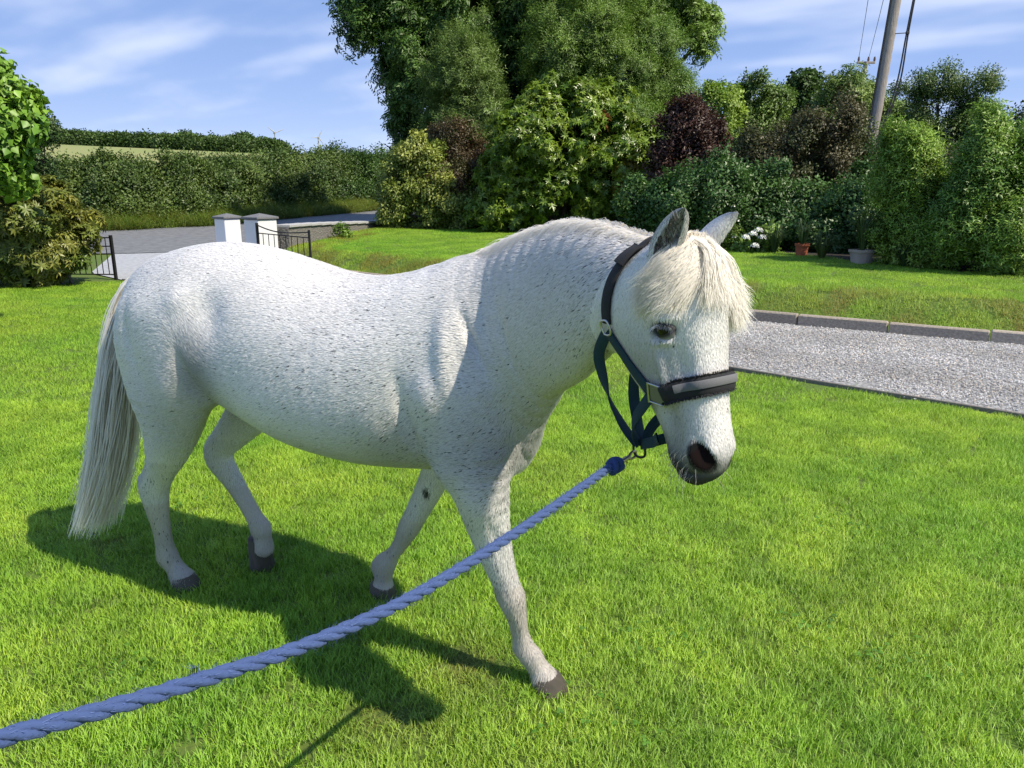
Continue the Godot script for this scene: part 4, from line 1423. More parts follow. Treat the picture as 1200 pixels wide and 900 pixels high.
func drive() -> void:
	var gravel := speckled(Color(0.33, 0.33, 0.32), 0.75, 0.045, 0.9, 31)
	ribbon_sheet("gravel_drive", lawn_edge.slice(0, 8), kerb_line + [Vector2(-5.0, 15.2)], 90, 8, 0.012, gravel)
	var pale := speckled(Color(0.36, 0.375, 0.39), 0.3, 0.03, 0.5, 32)
	ribbon_sheet("forecourt", [Vector2(-6.5, 12.55), Vector2(-7.6, 13.6), Vector2(-9.2, 17.5)], [Vector2(-4.98, 15.15), Vector2(-5.1, 16.4), Vector2(-5.3, 18.5)], 14, 6, 0.018, pale)
	var tar := speckled(Color(0.165, 0.17, 0.175), 0.35, 0.02, 0.35, 33)
	ribbon_sheet("road", road_near, road_far, 80, 6, 0.03, tar, true)
	# pebbles
	var r := RandomNumberGenerator.new()
	r.seed = 5
	var pm := mat(Color.WHITE, 0.85, true)
	var stones := stuff("gravel", "loose grey gravel lying on the drive", "gravel")
	for kind in 3:
		var s := Soup.new()
		for i in 120:
			var p := Vector3(r.randf_range(-0.16, 0.16), r.randf_range(0.0, 0.006), r.randf_range(-0.16, 0.16))
			var sz := Vector3(r.randf_range(0.006, 0.013), r.randf_range(0.004, 0.008), r.randf_range(0.005, 0.011))
			var b := Basis(Vector3.UP, r.randf() * TAU) * Basis(Vector3.RIGHT, r.randf_range(-0.4, 0.4))
			var q := [Vector3(1, 0.1, 0.2), Vector3(-0.2, 0, 1), Vector3(-1, -0.1, -0.1), Vector3(0.1, 0.1, -1)]
			var top := p + b * (Vector3(r.randf_range(-0.3, 0.3), 1, r.randf_range(-0.3, 0.3)) * sz)
			var c := Color(0.44, 0.435, 0.42) * r.randf_range(0.45, 1.5)
			if r.randf() < 0.12: c = c * Color(1.15, 1.0, 0.85)
			for j in 4:
				var u: Vector3 = p + b * (q[j] * sz)
				var v: Vector3 = p + b * (q[(j + 1) % 4] * sz)
				var nn := (v - u).cross(top - u).normalized()
				if nn.y < 0: nn = -nn
				var k := s.vert(u, nn, c); s.vert(v, nn, c); s.vert(top, nn, c)
				s.tri(k, k + 1, k + 2)
		var places: Array[Transform3D] = []
		var tints := PackedColorArray()
		var d := 0.5
		while d < 15.5:
			var x := -0.5 * d - 1.0
			while x < 0.74 * d + 3.0:
				var px: float = x + rng.randf_range(-0.08, 0.08)
				var pd: float = d + rng.randf_range(-0.08, 0.08)
				x += 0.2
				if hash(Vector2i(roundi(x * 997.0), roundi(d * 997.0))) % 3 != kind: continue
				if off_line(lawn_edge.slice(0, 8), px, pd) > -0.14 or upper(px, pd) > -0.12: continue
				if px < -5.2 and pd > 12.6: continue
				places.append(Transform3D(Basis(Vector3.UP, rng.randf() * TAU), Vector3(px, hgt(px, -pd) + 0.013, -pd)))
				var worn := noise.get_noise_2d(px * 5.0, pd * 5.0)
				var inn := -off_line(lawn_edge, px, pd)
				var track := exp(-pow((inn - 0.75) / 0.25, 2.0)) + exp(-pow((inn - 2.05) / 0.25, 2.0))
				tints.append(Color(1, 1, 1).lerp(Color(0.74, 0.71, 0.66), 0.6 * track) * (1.0 + 0.4 * worn))
			d += 0.2
		multi("pebbles", s.mesh(), pm, places, tints, stones)
	# little weeds in the gravel
	var gm := mat(Color.WHITE, 0.6, true)
	var wp: Array[Transform3D] = []
	var wt := PackedColorArray()
	for i in 70:
		var c := Vector2(4.55, 5.75) if i < 34 else (Vector2(2.7, 7.6) if i < 48 else Vector2(3.4, 7.0))
		var q := c + Vector2(rng.randfn() * 0.28, rng.randfn() * 0.12)
		wp.append(Transform3D(Basis(Vector3.UP, rng.randf() * TAU).scaled(Vector3(0.6, rng.randf_range(0.4, 1.0), 0.6)), Vector3(q.x, hgt(q.x, -q.y) + 0.012, -q.y)))
		wt.append(Color(0.12, 0.15, 0.04) * rng.randf_range(0.7, 1.3))
	multi("weed_tufts", grass_patch(0.16, 26, 0.01, 0.03, 0.006, false, 0.2, 95), gm, wp, wt, stuff("gravel_weeds", "thin patches of small weeds growing through the gravel drive", "weeds"))
	# kerb stones
	var kerb := Node3D.new()
	kerb.name = "kerb"
	kerb.set_meta("kind", "structure")
	add_child(kerb)
	var stone := []
	for i in 3:
		var m := speckled(Color(0.36, 0.31, 0.245) * (0.85 + 0.15 * i), 0.5, 0.03, 2.2, 40 + i)
		bumps(m, 0.06, 0.5, 2.2, 45 + i)
		stone.append(m)
	var line := resample(kerb_line.slice(1), 700)
	var at := 0.0
	var last: Vector2 = line[0]
	for i in range(1, 700):
		var q: Vector2 = line[i]
		if last.distance_to(q) < 0.90: continue
		var c := (last + q) * 0.5
		var s := Soup.new()
		var e := q - last
		s.box(Vector3.ZERO, Vector3(e.length() - 0.012, 0.24, 0.10), Basis(), Color.WHITE, 0.012)
		var o := obj("kerb_stone", s.mesh(), stone[rng.randi() % 3], kerb)
		o.position = Vector3(c.x, 0.005 + rng.randf_range(-0.006, 0.006), -c.y)
		o.rotation = Vector3(rng.randf_range(-0.02, 0.02), atan2(e.y, e.x) + rng.randf_range(-0.006, 0.006), 0)
		last = q
	# thin timber edging between the near lawn and the gravel
	var em := speckled(Color(0.20, 0.18, 0.155), 0.5, 0.04, 3.0, 50)
	var edge := Node3D.new()
	edge.name = "lawn_edging"
	edge.set_meta("kind", "structure")
	add_child(edge)
	var el := resample(lawn_edge.slice(0, 8), 11)
	for i in 10:
		var a: Vector2 = el[i]
		var b: Vector2 = el[i + 1]
		var s := Soup.new()
		s.box(Vector3.ZERO, Vector3(a.distance_to(b) - 0.004, 0.09, 0.022), Basis(), Color.WHITE, 0.004)
		var o := obj("edging_board", s.mesh(), em, edge)
		var c := (a + b) * 0.5
		o.position = Vector3(c.x, -0.012, -c.y)
		o.rotation.y = atan2(b.y - a.y, b.x - a.x)

# ------------------------------------------------------------------ gates, piers, wall
func pier(at: Vector2, wide: float, high: float, turn: float, label: String) -> void:
	var base := hgt(at.x, -at.y) if upper(at.x, at.y) < 0.0 else 0.0
	var t := thing("gate_pier", label, "gate pier", Vector3(at.x, 0, -at.y), turn, "gate piers at the entrance")
	var render := speckled(Color(0.72, 0.73, 0.74), 0.10, 0.02, 1.0, 51)
	bumps(render, 0.2, 0.2, 6.0, 52)
	var s := Soup.new()
	s.box(Vector3(0, high * 0.5 + base * 0.5, 0), Vector3(wide, high + base, wide), Basis(), Color.WHITE, 0.012)
	obj("shaft", s.mesh(), render, t)
	s = Soup.new()
	s.box(Vector3(0, base + high + 0.03, 0), Vector3(wide + 0.07, 0.045, wide + 0.07), Basis(), Color.WHITE, 0.008)
	var k := []
	var y0 := base + high + 0.052
	var w := wide * 0.5 + 0.03
	var apex: Vector3 = Vector3(0, y0 + 0.07, 0)
	var c := [Vector3(-w, y0, -w), Vector3(w, y0, -w), Vector3(w, y0, w), Vector3(-w, y0, w)]
	for i in 4:
		s.face([c[i], c[(i + 1) % 4], apex])
	# the outward side of each slope
	for i in range(s.n.size() - 12, s.n.size()):
		if s.n[i].y < 0.0: s.n[i] = -s.n[i]
	var slate := speckled(Color(0.16, 0.165, 0.175), 0.4, 0.03, 2.0, 53)
	obj("cap", s.mesh(), slate, t)

func gate(a: Vector3, b: Vector3, high_a: float, high_b: float, bars: int, label: String, sloping: bool) -> void:
	var t := thing("iron_gate", label, "gate", (a + b) * 0.5, 0.0)
	t.position.y = 0.0
	var iron := mat(Color(0.012, 0.012, 0.013), 0.55, false, 0.3)
	var pa := a - t.position
	var pb := b - t.position
	var s := Soup.new()
	var turn := Basis(Vector3.UP, atan2(-(b.z - a.z), b.x - a.x))
	s.box(pa + Vector3(0, high_a * 0.5 + 0.02, 0), Vector3(0.045, high_a + 0.04, 0.045), turn, Color.WHITE, 0.004)
	obj("gate_post", s.mesh(), iron, t)
	s = Soup.new()
	s.box(pb + Vector3(0, high_b * 0.5 + 0.02, 0), Vector3(0.035, high_b + 0.04, 0.035), turn, Color.WHITE, 0.004)
	obj("gate_post", s.mesh(), iron, t)
	s = Soup.new()
	s.tube([pa + Vector3(0, 0.09, 0), pb + Vector3(0, 0.07, 0)], [0.011, 0.011], 6)
	obj("rail", s.mesh(), iron, t)
	s = Soup.new()
	s.tube([pa + Vector3(0, high_a * 0.80, 0), pb + Vector3(0, high_b * 0.80, 0)], [0.011, 0.011], 6)
	obj("rail", s.mesh(), iron, t)
	s = Soup.new()
	if sloping:
		var q := []
		var r := []
		for i in 13:
			var f := i / 12.0
			q.append(pa.lerp(pb, f) + Vector3(0, lerpf(high_a, high_b, f) - 0.10 * sin(f * PI) * (1.0 - f * 0.5), 0)); r.append(0.012)
		s.tube(q, r, 6)
	else:
		s.tube([pa + Vector3(0, high_a, 0), pb + Vector3(0, high_b, 0)], [0.012, 0.012], 6)
	obj("top_rail", s.mesh(), iron, t)
	for i in range(1, bars):
		var f := float(i) / bars
		var p := pa.lerp(pb, f)
		s = Soup.new()
		var h := lerpf(high_a, high_b, f) * (0.80 if sloping else 1.0)
		s.tube([p + Vector3(0, 0.08, 0), p + Vector3(0, h, 0)], [0.0075, 0.0075], 6)
		obj("bar", s.mesh(), iron, t)

func entrance() -> void:
	pier(Vector2(-5.12, 15.6), 0.46, 0.88, 0.95, "nearer, wider white rendered gate pier with a dark cap, beside the open gate leaf")
	pier(Vector2(-6.42, 17.3), 0.40, 0.80, 0.93, "white rendered gate pier with a dark cap, the smaller one farther back by the road")
	gate(Vector3(-4.98, 0.02, -14.95), Vector3(-3.68, 0.22, -13.85), 0.78, 0.50, 9, "black iron gate leaf standing open on the grass bank by the white piers", true)
	gate(Vector3(-6.67, 0.0, -12.68), Vector3(-8.0, 0.0, -12.95), 0.70, 0.66, 12, "black iron railing gate half hidden behind the rhododendron", false)
	# low wall with coping between the raised lawn and the road
	var t := thing("boundary_wall", "low grey stone wall with pale coping between the raised lawn and the road", "wall")
	var rubble := speckled(Color(0.20, 0.19, 0.175), 0.6, 0.03, 1.2, 54)
	bumps(rubble, 0.05, 2.0, 1.4, 55)
	var cope := speckled(Color(0.40, 0.40, 0.40), 0.3, 0.03, 1.5, 56)
	var wl := resample(wall_line, 44)
	for i in 43:
		var a: Vector2 = wl[i]
		var b: Vector2 = wl[i + 1]
		var c := (a + b) * 0.5
		var top := 0.70 - 0.12 * sstep(15.8, 21.5, c.y) + 0.018 * maxf(0.0, c.y - 21.5)
		var turn := Basis(Vector3.UP, atan2(b.y - a.y, b.x - a.x))
		var s := Soup.new()
		s.box(Vector3(c.x, top * 0.5 - 0.2, -c.y), Vector3(a.distance_to(b) + 0.0, top + 0.4, 0.26), turn)
		obj("wall_section", s.mesh(), rubble, t)
		s = Soup.new()
		s.box(Vector3(c.x, top + 0.033, -c.y), Vector3(a.distance_to(b) - 0.012, 0.06, 0.34), turn, Color.WHITE, 0.008)
		obj("coping_stone", s.mesh(), cope, t)

# ------------------------------------------------------------------ leaves
func leaf(s: Soup, p: Vector3, d: Vector3, up: Vector3, l: float, w: float, c: Color, droop := 0.2) -> void:
	var sd := d.cross(up).normalized()
	var n := sd.cross(d).normalized()
	var mid := p + d * (l * 0.45)
	var tip := p + d * l - n * (l * droop)
	var a := mid + sd * w * 0.5 + n * w * 0.18
	var b := mid - sd * w * 0.5 + n * w * 0.18
	if n.dot(Vector3.UP) < -0.2: n = -n
	var o := p.normalized() * 0.45 + Vector3.UP * 0.55
	n = (n * 0.8 + o).normalized()
	var n1 := (n + sd * 0.35).normalized()
	var n2 := (n - sd * 0.35).normalized()
	var k := s.vert(p, n, c)
	s.vert(a, n1, c)
	s.vert(tip, n, c)
	s.vert(b, n2, c)
	s.tri(k, k + 1, k + 2)
	s.tri(k, k + 2, k + 3)

func ball(r: RandomNumberGenerator) -> Vector3:
	return Vector3(r.randfn(), r.randfn(), r.randfn()).normalized()

func leaves(kind: String, n: int, rad: float, l: float, w: float, sd: int) -> ArrayMesh:
	var r := RandomNumberGenerator.new()
	r.seed = sd
	var s := Soup.new()
	if kind == "whorl":
		for i in n / 9:
			var c := ball(r) * rad * pow(r.randf(), 0.4)
			c.y = absf(c.y) * 0.7
			var ax := (Vector3.UP * 0.9 + ball(r) * 0.6 + c.normalized() * 0.5).normalized()
			var e := ax.cross(ball(r)).normalized()
			for j in 9:
				var d := (e.rotated(ax, TAU * j / 9.0 + r.randf_range(-0.2, 0.2)) + ax * r.randf_range(-0.25, 0.65)).normalized()
				var g := r.randf_range(0.65, 1.3)
				leaf(s, c, d, ax, l * r.randf_range(0.7, 1.1), w, Color(g, g, g), 0.25)
	elif kind == "willow":
		for i in n / 10:
			var c := ball(r) * rad * 0.35
			var d := (Vector3.UP * 1.0 + ball(r) * 0.75).normalized()
			var e := d.cross(ball(r)).normalized()
			for j in 10:
				var q := c + d * (rad * 1.3 * j / 10.0) - Vector3(0, rad * 0.25 * pow(j / 10.0, 2.0), 0)
				var dd := (d * 0.7 + e.rotated(d, j * 2.4) * 0.9).normalized()
				var g := r.randf_range(0.7, 1.3)
				leaf(s, q, dd, Vector3.UP, l * r.randf_range(0.7, 1.1), w, Color(g, g, g * 0.9), 0.25)
	elif kind == "ash":
		for i in n / 9:
			var c := ball(r) * rad * pow(r.randf(), 0.5)
			var d := (ball(r) + Vector3(0, -0.25, 0)).normalized()
			var e := d.cross(Vector3.UP).normalized()
			var st := l * 0.55
			for j in 9:
				var q := c + d * st * (j / 2)
				var dd := (d * 0.6 + e * (1.0 if j % 2 else -1.0)).normalized() if j < 8 else d
				var g := r.randf_range(0.7, 1.3)
				leaf(s, q, dd, (Vector3.UP + ball(r) * 0.5).normalized(), l, w, Color(g, g, g), 0.3)
	else:
		for i in n:
			var c := ball(r) * rad * pow(r.randf(), 0.45)
			var d := (c.normalized() * 0.6 + ball(r) * 0.9 + Vector3(0, -0.1, 0)).normalized()
			var g := r.randf_range(0.65, 1.35)
			leaf(s, c, d, (Vector3.UP + ball(r) * 0.75).normalized(), l * r.randf_range(0.7, 1.15), w * r.randf_range(0.8, 1.1), Color(g, g, g * 0.95), 0.2)
	return s.mesh()

var leaf_mats := {}
func leaf_mat(gloss: float) -> StandardMaterial3D:
	if not leaf_mats.has(gloss):
		var m := mat(Color.WHITE, gloss, true)
		m.backlight_enabled = true
		m.backlight = Color(0.75, 0.75, 0.75)
		leaf_mats[gloss] = m
	return leaf_mats[gloss]

func crown(parent: Node3D, called: String, blobs: Array, mesh: ArrayMesh, gloss: float, per: float, tint: Color, tint2: Color, gap: float, scale := 1.0, lump := 0.22, low := 0.5, stretch := 1.0, core := 0.22, dens := 3.2) -> void:
	var places: Array[Transform3D] = []
	var tints := PackedColorArray()
	var base := parent.position
	var shift := Vector3(rng.randf() * 90.0, rng.randf() * 90.0, rng.randf() * 90.0)
	for b in blobs:
		var c := Vector3(b[0], b[1], b[2])
		var rr := Vector3(b[3], b[4], b[5])
		var area := 4.0 * PI * ((rr.x * rr.y + rr.y * rr.z + rr.x * rr.z) / 3.0)
		var total := int(area * per)
		# leafy clumps all over the blob, and a thinner filling between them
		var clumps := []
		var many := int(clampf(area * dens / scale + 7.0, 8.0, 46.0))
		for i in many:
			var d := ball(rng)
			var f := rng.randf_range(0.50, 0.86) * (1.0 + lump * noise.get_noise_3dv(c + d * rr * 9.0 + shift) * 1.5)
			var rad := rng.randf_range(0.20, 0.40) * pow(rr.x * rr.y * rr.z, 1.0 / 3.0)
			if rng.randf() < 0.22:      # a sprig that sticks out
				f *= 1.38
				rad *= 0.5
			clumps.append([c + d * rr * f, rad, d, rng.randf()])
		for i in total:
			var p: Vector3
			var d := ball(rng)
			var mixed := 0.5
			if rng.randf() > core:
				var q: Array = clumps[rng.randi() % many]
				var e := ball(rng)
				if e.dot(q[2]) < -0.2 and rng.randf() < 0.6: e = -e
				p = q[0] + e * Vector3(1.0, stretch, 1.0) * (float(q[1]) * pow(rng.randf(), 0.45) * 1.15)
				d = (e * 0.8 + q[2] * 0.5).normalized()
				mixed = float(q[3])
			else:
				p = c + d * rr * lerpf(low, 0.95, pow(rng.randf(), 0.6))
			if p.y < hgt(p.x, p.z) + 0.05: continue
			if noise.get_noise_3dv(p * (11.0 / maxf(scale, 0.5)) + shift) < gap: continue
			var y := (d * 0.8 + Vector3.UP * 0.6 + ball(rng) * 0.5).normalized()
			var x := y.cross(ball(rng)).normalized()
			var sc := scale * rng.randf_range(0.75, 1.25)
			places.append(Transform3D(Basis(x, y, x.cross(y)) * sc, p - base))
			mixed = clampf(0.25 + 0.5 * mixed + 0.9 * noise.get_noise_3dv(p * 7.0 - shift) + rng.randf_range(-0.2, 0.2), 0.0, 1.0)
			tints.append(tint.lerp(tint2, mixed) * rng.randf_range(0.8, 1.2))
	multi(called, mesh, leaf_mat(gloss), places, tints, parent)

func plumes(blobs: Array, n: int) -> Array:    # upright sprays of uneven height in place of rounded masses
	var out := []
	for b in blobs:
		for i in n:
			var x: float = b[0] + rng.randf_range(-0.75, 0.75) * b[3]
			var z: float = b[2] + rng.randf_range(-0.75, 0.75) * b[5]
			var top: float = b[1] + b[4] * rng.randf_range(0.25, 1.25)
			var low: float = b[1] - b[4] * rng.randf_range(0.5, 1.0)
			out.append([x, (top + low) * 0.5, z, b[3] * rng.randf_range(0.22, 0.40), (top - low) * 0.5, b[5] * rng.randf_range(0.22, 0.40)])
	return out

func limbs(parent: Node3D, blobs: Array, foot: Vector3, r: float, stems: int, color: Color) -> void:
	var bark := speckled(color, 0.5, 0.03, 1.6, 61)
	var base := parent.position
	var s := Soup.new()
	var mid := Vector3.ZERO
	for b in blobs: mid += Vector3(b[0], b[1], b[2])
	mid /= blobs.size()
	var trunk_top := foot.lerp(mid, 0.55)
	if stems <= 1:
		s.tube([foot - base + Vector3(0, -0.1, 0), foot.lerp(trunk_top, 0.12) - base, foot.lerp(trunk_top, 0.5) - base + Vector3(r * 0.4, 0, r * 0.3), trunk_top - base], [r * 1.5, r * 1.1, r * 0.9, r * 0.7], 10)
		obj("trunk", s.mesh(), bark, parent)
	s = Soup.new()
	for b in blobs:
		var e := Vector3(b[0], b[1], b[2])
		var from: Vector3 = trunk_top if stems <= 1 else foot + Vector3(rng.randf_range(-0.3, 0.3), -0.05, rng.randf_range(-0.2, 0.2))
		var m: Vector3 = from.lerp(e, 0.5) + Vector3(rng.randf_range(-0.1, 0.1), 0.1, rng.randf_range(-0.1, 0.1)) * b[3] * 1.5
		var k: float = r * (0.55 if stems <= 1 else 0.8)
		s.tube(catmull([from - base, m - base, e - base], 4), [k, k * 0.95, k * 0.9, k * 0.8, k * 0.7, k * 0.6, k * 0.5, k * 0.45, k * 0.4], 7)
		for q in 4:
			var d := ball(rng)
			d.y = absf(d.y) * 0.6
			var tip := e + d * Vector3(b[3], b[4], b[5]) * 0.9
			s.tube([e.lerp(from, 0.15 * q) - base, e.lerp(tip, 0.5) - base + ball(rng) * 0.05, tip - base], [k * 0.35, k * 0.22, k * 0.08], 5)
	obj("branches", s.mesh(), bark, parent)

func plant(called: String, label: String, cat: String, group: String, blobs: Array, foot: Vector2, trunk: float, stems: int, bark: Color) -> Node3D:
	var y := hgt(foot.x, -foot.y)
	for b in blobs:
		b[2] += rng.randf_range(-0.35, 0.35) * b[5]
	var t := thing(called, label, cat, Vector3(foot.x, y, -foot.y), 0.0, group)
	limbs(t, blobs, Vector3(foot.x, y, -foot.y), trunk, stems, bark)
	return t
# ------------------------------------------------------------------ the planting
func planting() -> void:
	var brown := Color(0.075, 0.06, 0.045)
	var grey := Color(0.12, 0.11, 0.095)
	var back := "trees and shrubs at the back of the garden"
	var ash := leaves("ash", 90, 0.36, 0.11, 0.042, 101)
	var ivy := leaves("broad", 60, 0.30, 0.11, 0.085, 102)
	var willow := leaves("willow", 70, 0.30, 0.085, 0.016, 103)
	var willow_near := leaves("willow", 90, 0.20, 0.060, 0.017, 104)
	var broad := leaves("broad", 44, 0.20, 0.085, 0.045, 105)
	var small := leaves("broad", 60, 0.20, 0.05, 0.03, 106)
	var rosette := leaves("whorl", 45, 0.22, 0.13, 0.042, 107)
	var rosette_near := leaves("whorl", 36, 0.15, 0.115, 0.032, 108)
	var maple := leaves("broad", 22, 0.17, 0.10, 0.10, 109)
	# the big tree
	var b = [[-4.01, 6.16, -24.02, 1.00, 0.80, 0.90], [-2.88, 5.49, -23.79, 1.00, 0.85, 0.90], [-2.03, 6.40, -24.31, 1.27, 1.14, 1.14], [-3.50, 4.57, -23.88, 0.66, 0.66, 0.59], [-2.53, 4.07, -23.72, 0.91, 0.86, 0.82], [-3.20, 3.28, -24.32, 0.63, 0.58, 0.57], [-2.19, 2.95, -25.25, 0.71, 0.66, 0.64], [-1.46, 5.09, -25.04, 1.06, 1.06, 0.95], [-0.39, 6.17, -24.98, 1.25, 1.25, 1.13], [-1.03, 3.62, -24.00, 0.93, 0.93, 0.84], [0.64, 6.21, -24.57, 1.15, 1.28, 1.04], [0.13, 4.60, -24.60, 0.87, 1.02, 0.78], [-4.76, 6.64, -23.91, 0.40, 0.30, 0.36], [-3.67, 7.30, -23.79, 0.98, 0.73, 0.88], [-1.96, 7.91, -23.99, 1.47, 1.10, 1.32], [0.00, 8.25, -25.27, 1.81, 1.42, 1.63], [2.05, 8.43, -25.09, 1.54, 1.28, 1.38], [-1.01, 9.55, -25.05, 2.27, 1.26, 2.04], [1.26, 9.77, -25.04, 2.01, 1.26, 1.81]]
	var t := plant("ash_tree", "tall dark ash tree with ivied trunk, the highest tree in the garden", "tree", back, b, Vector2(0.2, 24.6), 0.34, 1, grey)
	crown(t, "crown", b, ash, 0.5, 24.0, Color(0.051, 0.119, 0.022), Color(0.109, 0.220, 0.031), -0.1, 1.0, 0.4, 0.5, 1.0, 0.12, 1.6)
	crown(t, "ivy", [[0.75, 5.2, -24.6, 0.5, 2.4, 0.5], [-0.35, 4.4, -24.6, 0.36, 2.0, 0.36], [-1.04, 2.9, -24.0, 1.6, 1.5, 1.4], [1.04, 3.2, -24.0, 1.7, 1.55, 1.4]], ivy, 0.4, 26.0, Color(0.016, 0.041, 0.010), Color(0.032, 0.068, 0.015), -0.4, 1.0, 0.2, 0.3)
	b = [[-1.29, 4.22, -22.0, 0.9, 1.3, 0.88], [-0.95, 3.11, -22.0, 0.9, 0.95, 0.85], [-1.78, 2.88, -22.0, 0.65, 0.8, 0.64]]
	t = plant("willow", "slender pale willow with drooping sprays in front of the dark ash", "tree", "", b, Vector2(-1.1, 22.0), 0.07, 1, brown)
	crown(t, "crown", b, willow, 0.5, 60.0, Color(0.155, 0.258, 0.059), Color(0.238, 0.363, 0.086), -0.2, 1.0, 0.22, 0.5, 1.7)
	b = [[1.12, 5.08, -22.25, 0.84, 0.98, 0.76], [2.12, 5.64, -22.46, 0.89, 0.94, 0.80], [2.97, 4.85, -23.03, 1.07, 1.12, 0.96], [2.11, 4.09, -23.22, 1.09, 1.09, 0.98], [3.94, 5.50, -23.44, 0.84, 1.08, 0.75], [4.21, 4.21, -23.48, 0.90, 1.05, 0.81], [3.28, 3.11, -22.06, 0.86, 0.86, 0.77], [4.92, 3.92, -22.99, 0.54, 0.64, 0.49], [1.20, 6.42, -23.11, 0.72, 0.86, 0.65], [2.47, 6.96, -22.81, 1.08, 0.94, 0.97], [1.44, 3.12, -22.22, 0.72, 0.81, 0.65], [4.43, 2.93, -22.75, 0.74, 0.84, 0.66], [2.75, 2.66, -22.06, 0.86, 0.72, 0.78]]
	t = plant("willow", "broad light green willow behind the bright rounded shrub", "tree", "", b, Vector2(2.4, 22.9), 0.16, 1, brown)
	crown(t, "crown", b, willow, 0.5, 52.0, Color(0.128, 0.248, 0.044), Color(0.228, 0.373, 0.063), -0.22, 1.0, 0.22, 0.5, 1.7)
	b = [[4.73, 6.79, -25.28, 0.79, 0.74, 0.71], [5.56, 6.52, -25.16, 0.63, 0.58, 0.57], [3.68, 7.15, -24.59, 1.02, 0.86, 0.91], [5.57, 5.71, -24.14, 0.35, 0.35, 0.32], [4.92, 8.01, -25.24, 1.03, 0.88, 0.93]]
	t = plant("ash_tree", "lighter ash crown reaching out on the right of the willow", "tree", back, b, Vector2(3.3, 25.0), 0.2, 1, grey)
	crown(t, "crown", b, ash, 0.5, 30.0, Color(0.128, 0.239, 0.035), Color(0.219, 0.363, 0.055), -0.06, 1.0, 0.5, 0.5, 1.0, 0.07, 1.5)
	# shrubs at the left of the group
	b = [[1.05, 2.45, -19.3, 1.46, 1.3, 1.32], [0.0, 1.75, -19.3, 0.95, 1.1, 0.91], [2.42, 2.05, -19.3, 1.15, 1.26, 1.1], [1.27, 1.35, -19.3, 1.91, 1.02, 1.72], [2.07, 3.2, -19.3, 0.83, 0.75, 0.75], [0.62, 3.1, -19.3, 0.87, 0.8, 0.78], [2.88, 1.15, -19.3, 0.85, 0.85, 0.77], [-0.21, 0.9, -19.3, 0.86, 0.6, 0.77], [1.65, 3.6, -19.3, 0.62, 0.42, 0.56], [3.1, 2.65, -19.3, 0.45, 0.68, 0.45]]
	t = plant("rounded_shrub", "large rounded bright green shrub with glossy leaf rosettes, in the middle below the tall trees", "shrub", "", b, Vector2(1.2, 19.4), 0.09, 5, brown)
	crown(t, "crown", b, rosette, 0.35, 36.0, Color(0.105, 0.210, 0.020), Color(0.240, 0.345, 0.034), -0.16, 0.9, 0.3, 0.5, 1.0, 0.15, 3.0)
	crown(t, "yellow_leaves", [[2.75, 1.95, -18.55, 0.35, 0.3, 0.3], [2.9, 1.45, -18.6, 0.3, 0.28, 0.3], [2.6, 1.5, -18.5, 0.2, 0.22, 0.2]], rosette, 0.4, 40.0, Color(0.33, 0.26, 0.03), Color(0.24, 0.25, 0.03), -0.3, 0.7)
	crown(t, "rusty_leaves", [[2.05, 3.05, -18.6, 0.16, 0.28, 0.16]], rosette, 0.4, 50.0, Color(0.22, 0.07, 0.02), Color(0.16, 0.09, 0.02), -0.3, 0.6)
	b = [[-2.88, 1.61, -20.2, 0.58, 1.0, 0.56], [-2.12, 1.18, -20.2, 0.85, 0.94, 0.76], [-1.34, 0.96, -20.2, 0.81, 0.76, 0.72], [-2.42, 2.2, -20.2, 0.55, 0.61, 0.55], [-3.1, 0.96, -20.2, 0.4, 0.58, 0.36]]
	t = plant("variegated_shrub", "yellowish green shrub at the left end of the shrubbery by the boundary wall", "shrub", "", b, Vector2(-2.1, 20.3), 0.05, 5, brown)
	crown(t, "crown", b, broad, 0.5, 60.0, Color(0.155, 0.248, 0.035), Color(0.365, 0.412, 0.086), -0.18)
	b = [[-1.47, 2.59, -20.8, 0.72, 0.76, 0.69], [-1.71, 1.61, -20.4, 0.6, 0.5, 0.58], [-0.91, 2.05, -20.8, 0.59, 0.68, 0.53]]
	t = plant("bronze_shrub", "dull bronze red shrub between the yellowish shrub and the bright rounded one", "shrub", "", b, Vector2(-1.35, 20.9), 0.05, 4, brown)
	crown(t, "crown", b, small, 0.5, 55.0, Color(0.075, 0.080, 0.026), Color(0.120, 0.065, 0.032), -0.2)
	b = [[4.0, 2.7, -17.5, 0.64, 0.75, 0.61], [3.72, 2.1, -17.5, 0.69, 0.65, 0.62], [4.38, 2.24, -17.5, 0.53, 0.61, 0.48], [3.75, 3.05, -17.5, 0.42, 0.36, 0.41], [3.9, 1.4, -17.5, 0.6, 0.5, 0.5]]
	t = plant("purple_plum_tree", "dark purple leaved plum tree on the right of the bright rounded shrub", "tree", "", b, Vector2(3.95, 17.6), 0.07, 1, brown)
	crown(t, "crown", b, broad, 0.5, 70.0, Color(0.045, 0.022, 0.017), Color(0.105, 0.052, 0.034), -0.15, 0.9)
	# a ragged row behind, seen above the nearer shrubs
	b = [[5.84, 3.5, -22.5, 0.62, 0.95, 0.61], [5.73, 2.7, -22.5, 0.73, 0.73, 0.66], [5.7, 1.5, -22.5, 1.0, 1.0, 0.9]]
	t = plant("pale_tree", "small pale yellow green tree right behind the purple plum", "tree", back, b, Vector2(5.75, 22.6), 0.07, 1, brown)
	crown(t, "crown", b, broad, 0.5, 46.0, Color(0.182, 0.325, 0.038), Color(0.311, 0.450, 0.055), -0.2)
	b = [[7.54, 4.1, -25.0, 0.72, 0.72, 0.67], [7.68, 3.32, -25.0, 0.97, 0.92, 0.87], [8.26, 3.75, -25.0, 0.55, 0.7, 0.53], [7.6, 2.0, -25.0, 1.3, 1.2, 1.0]]
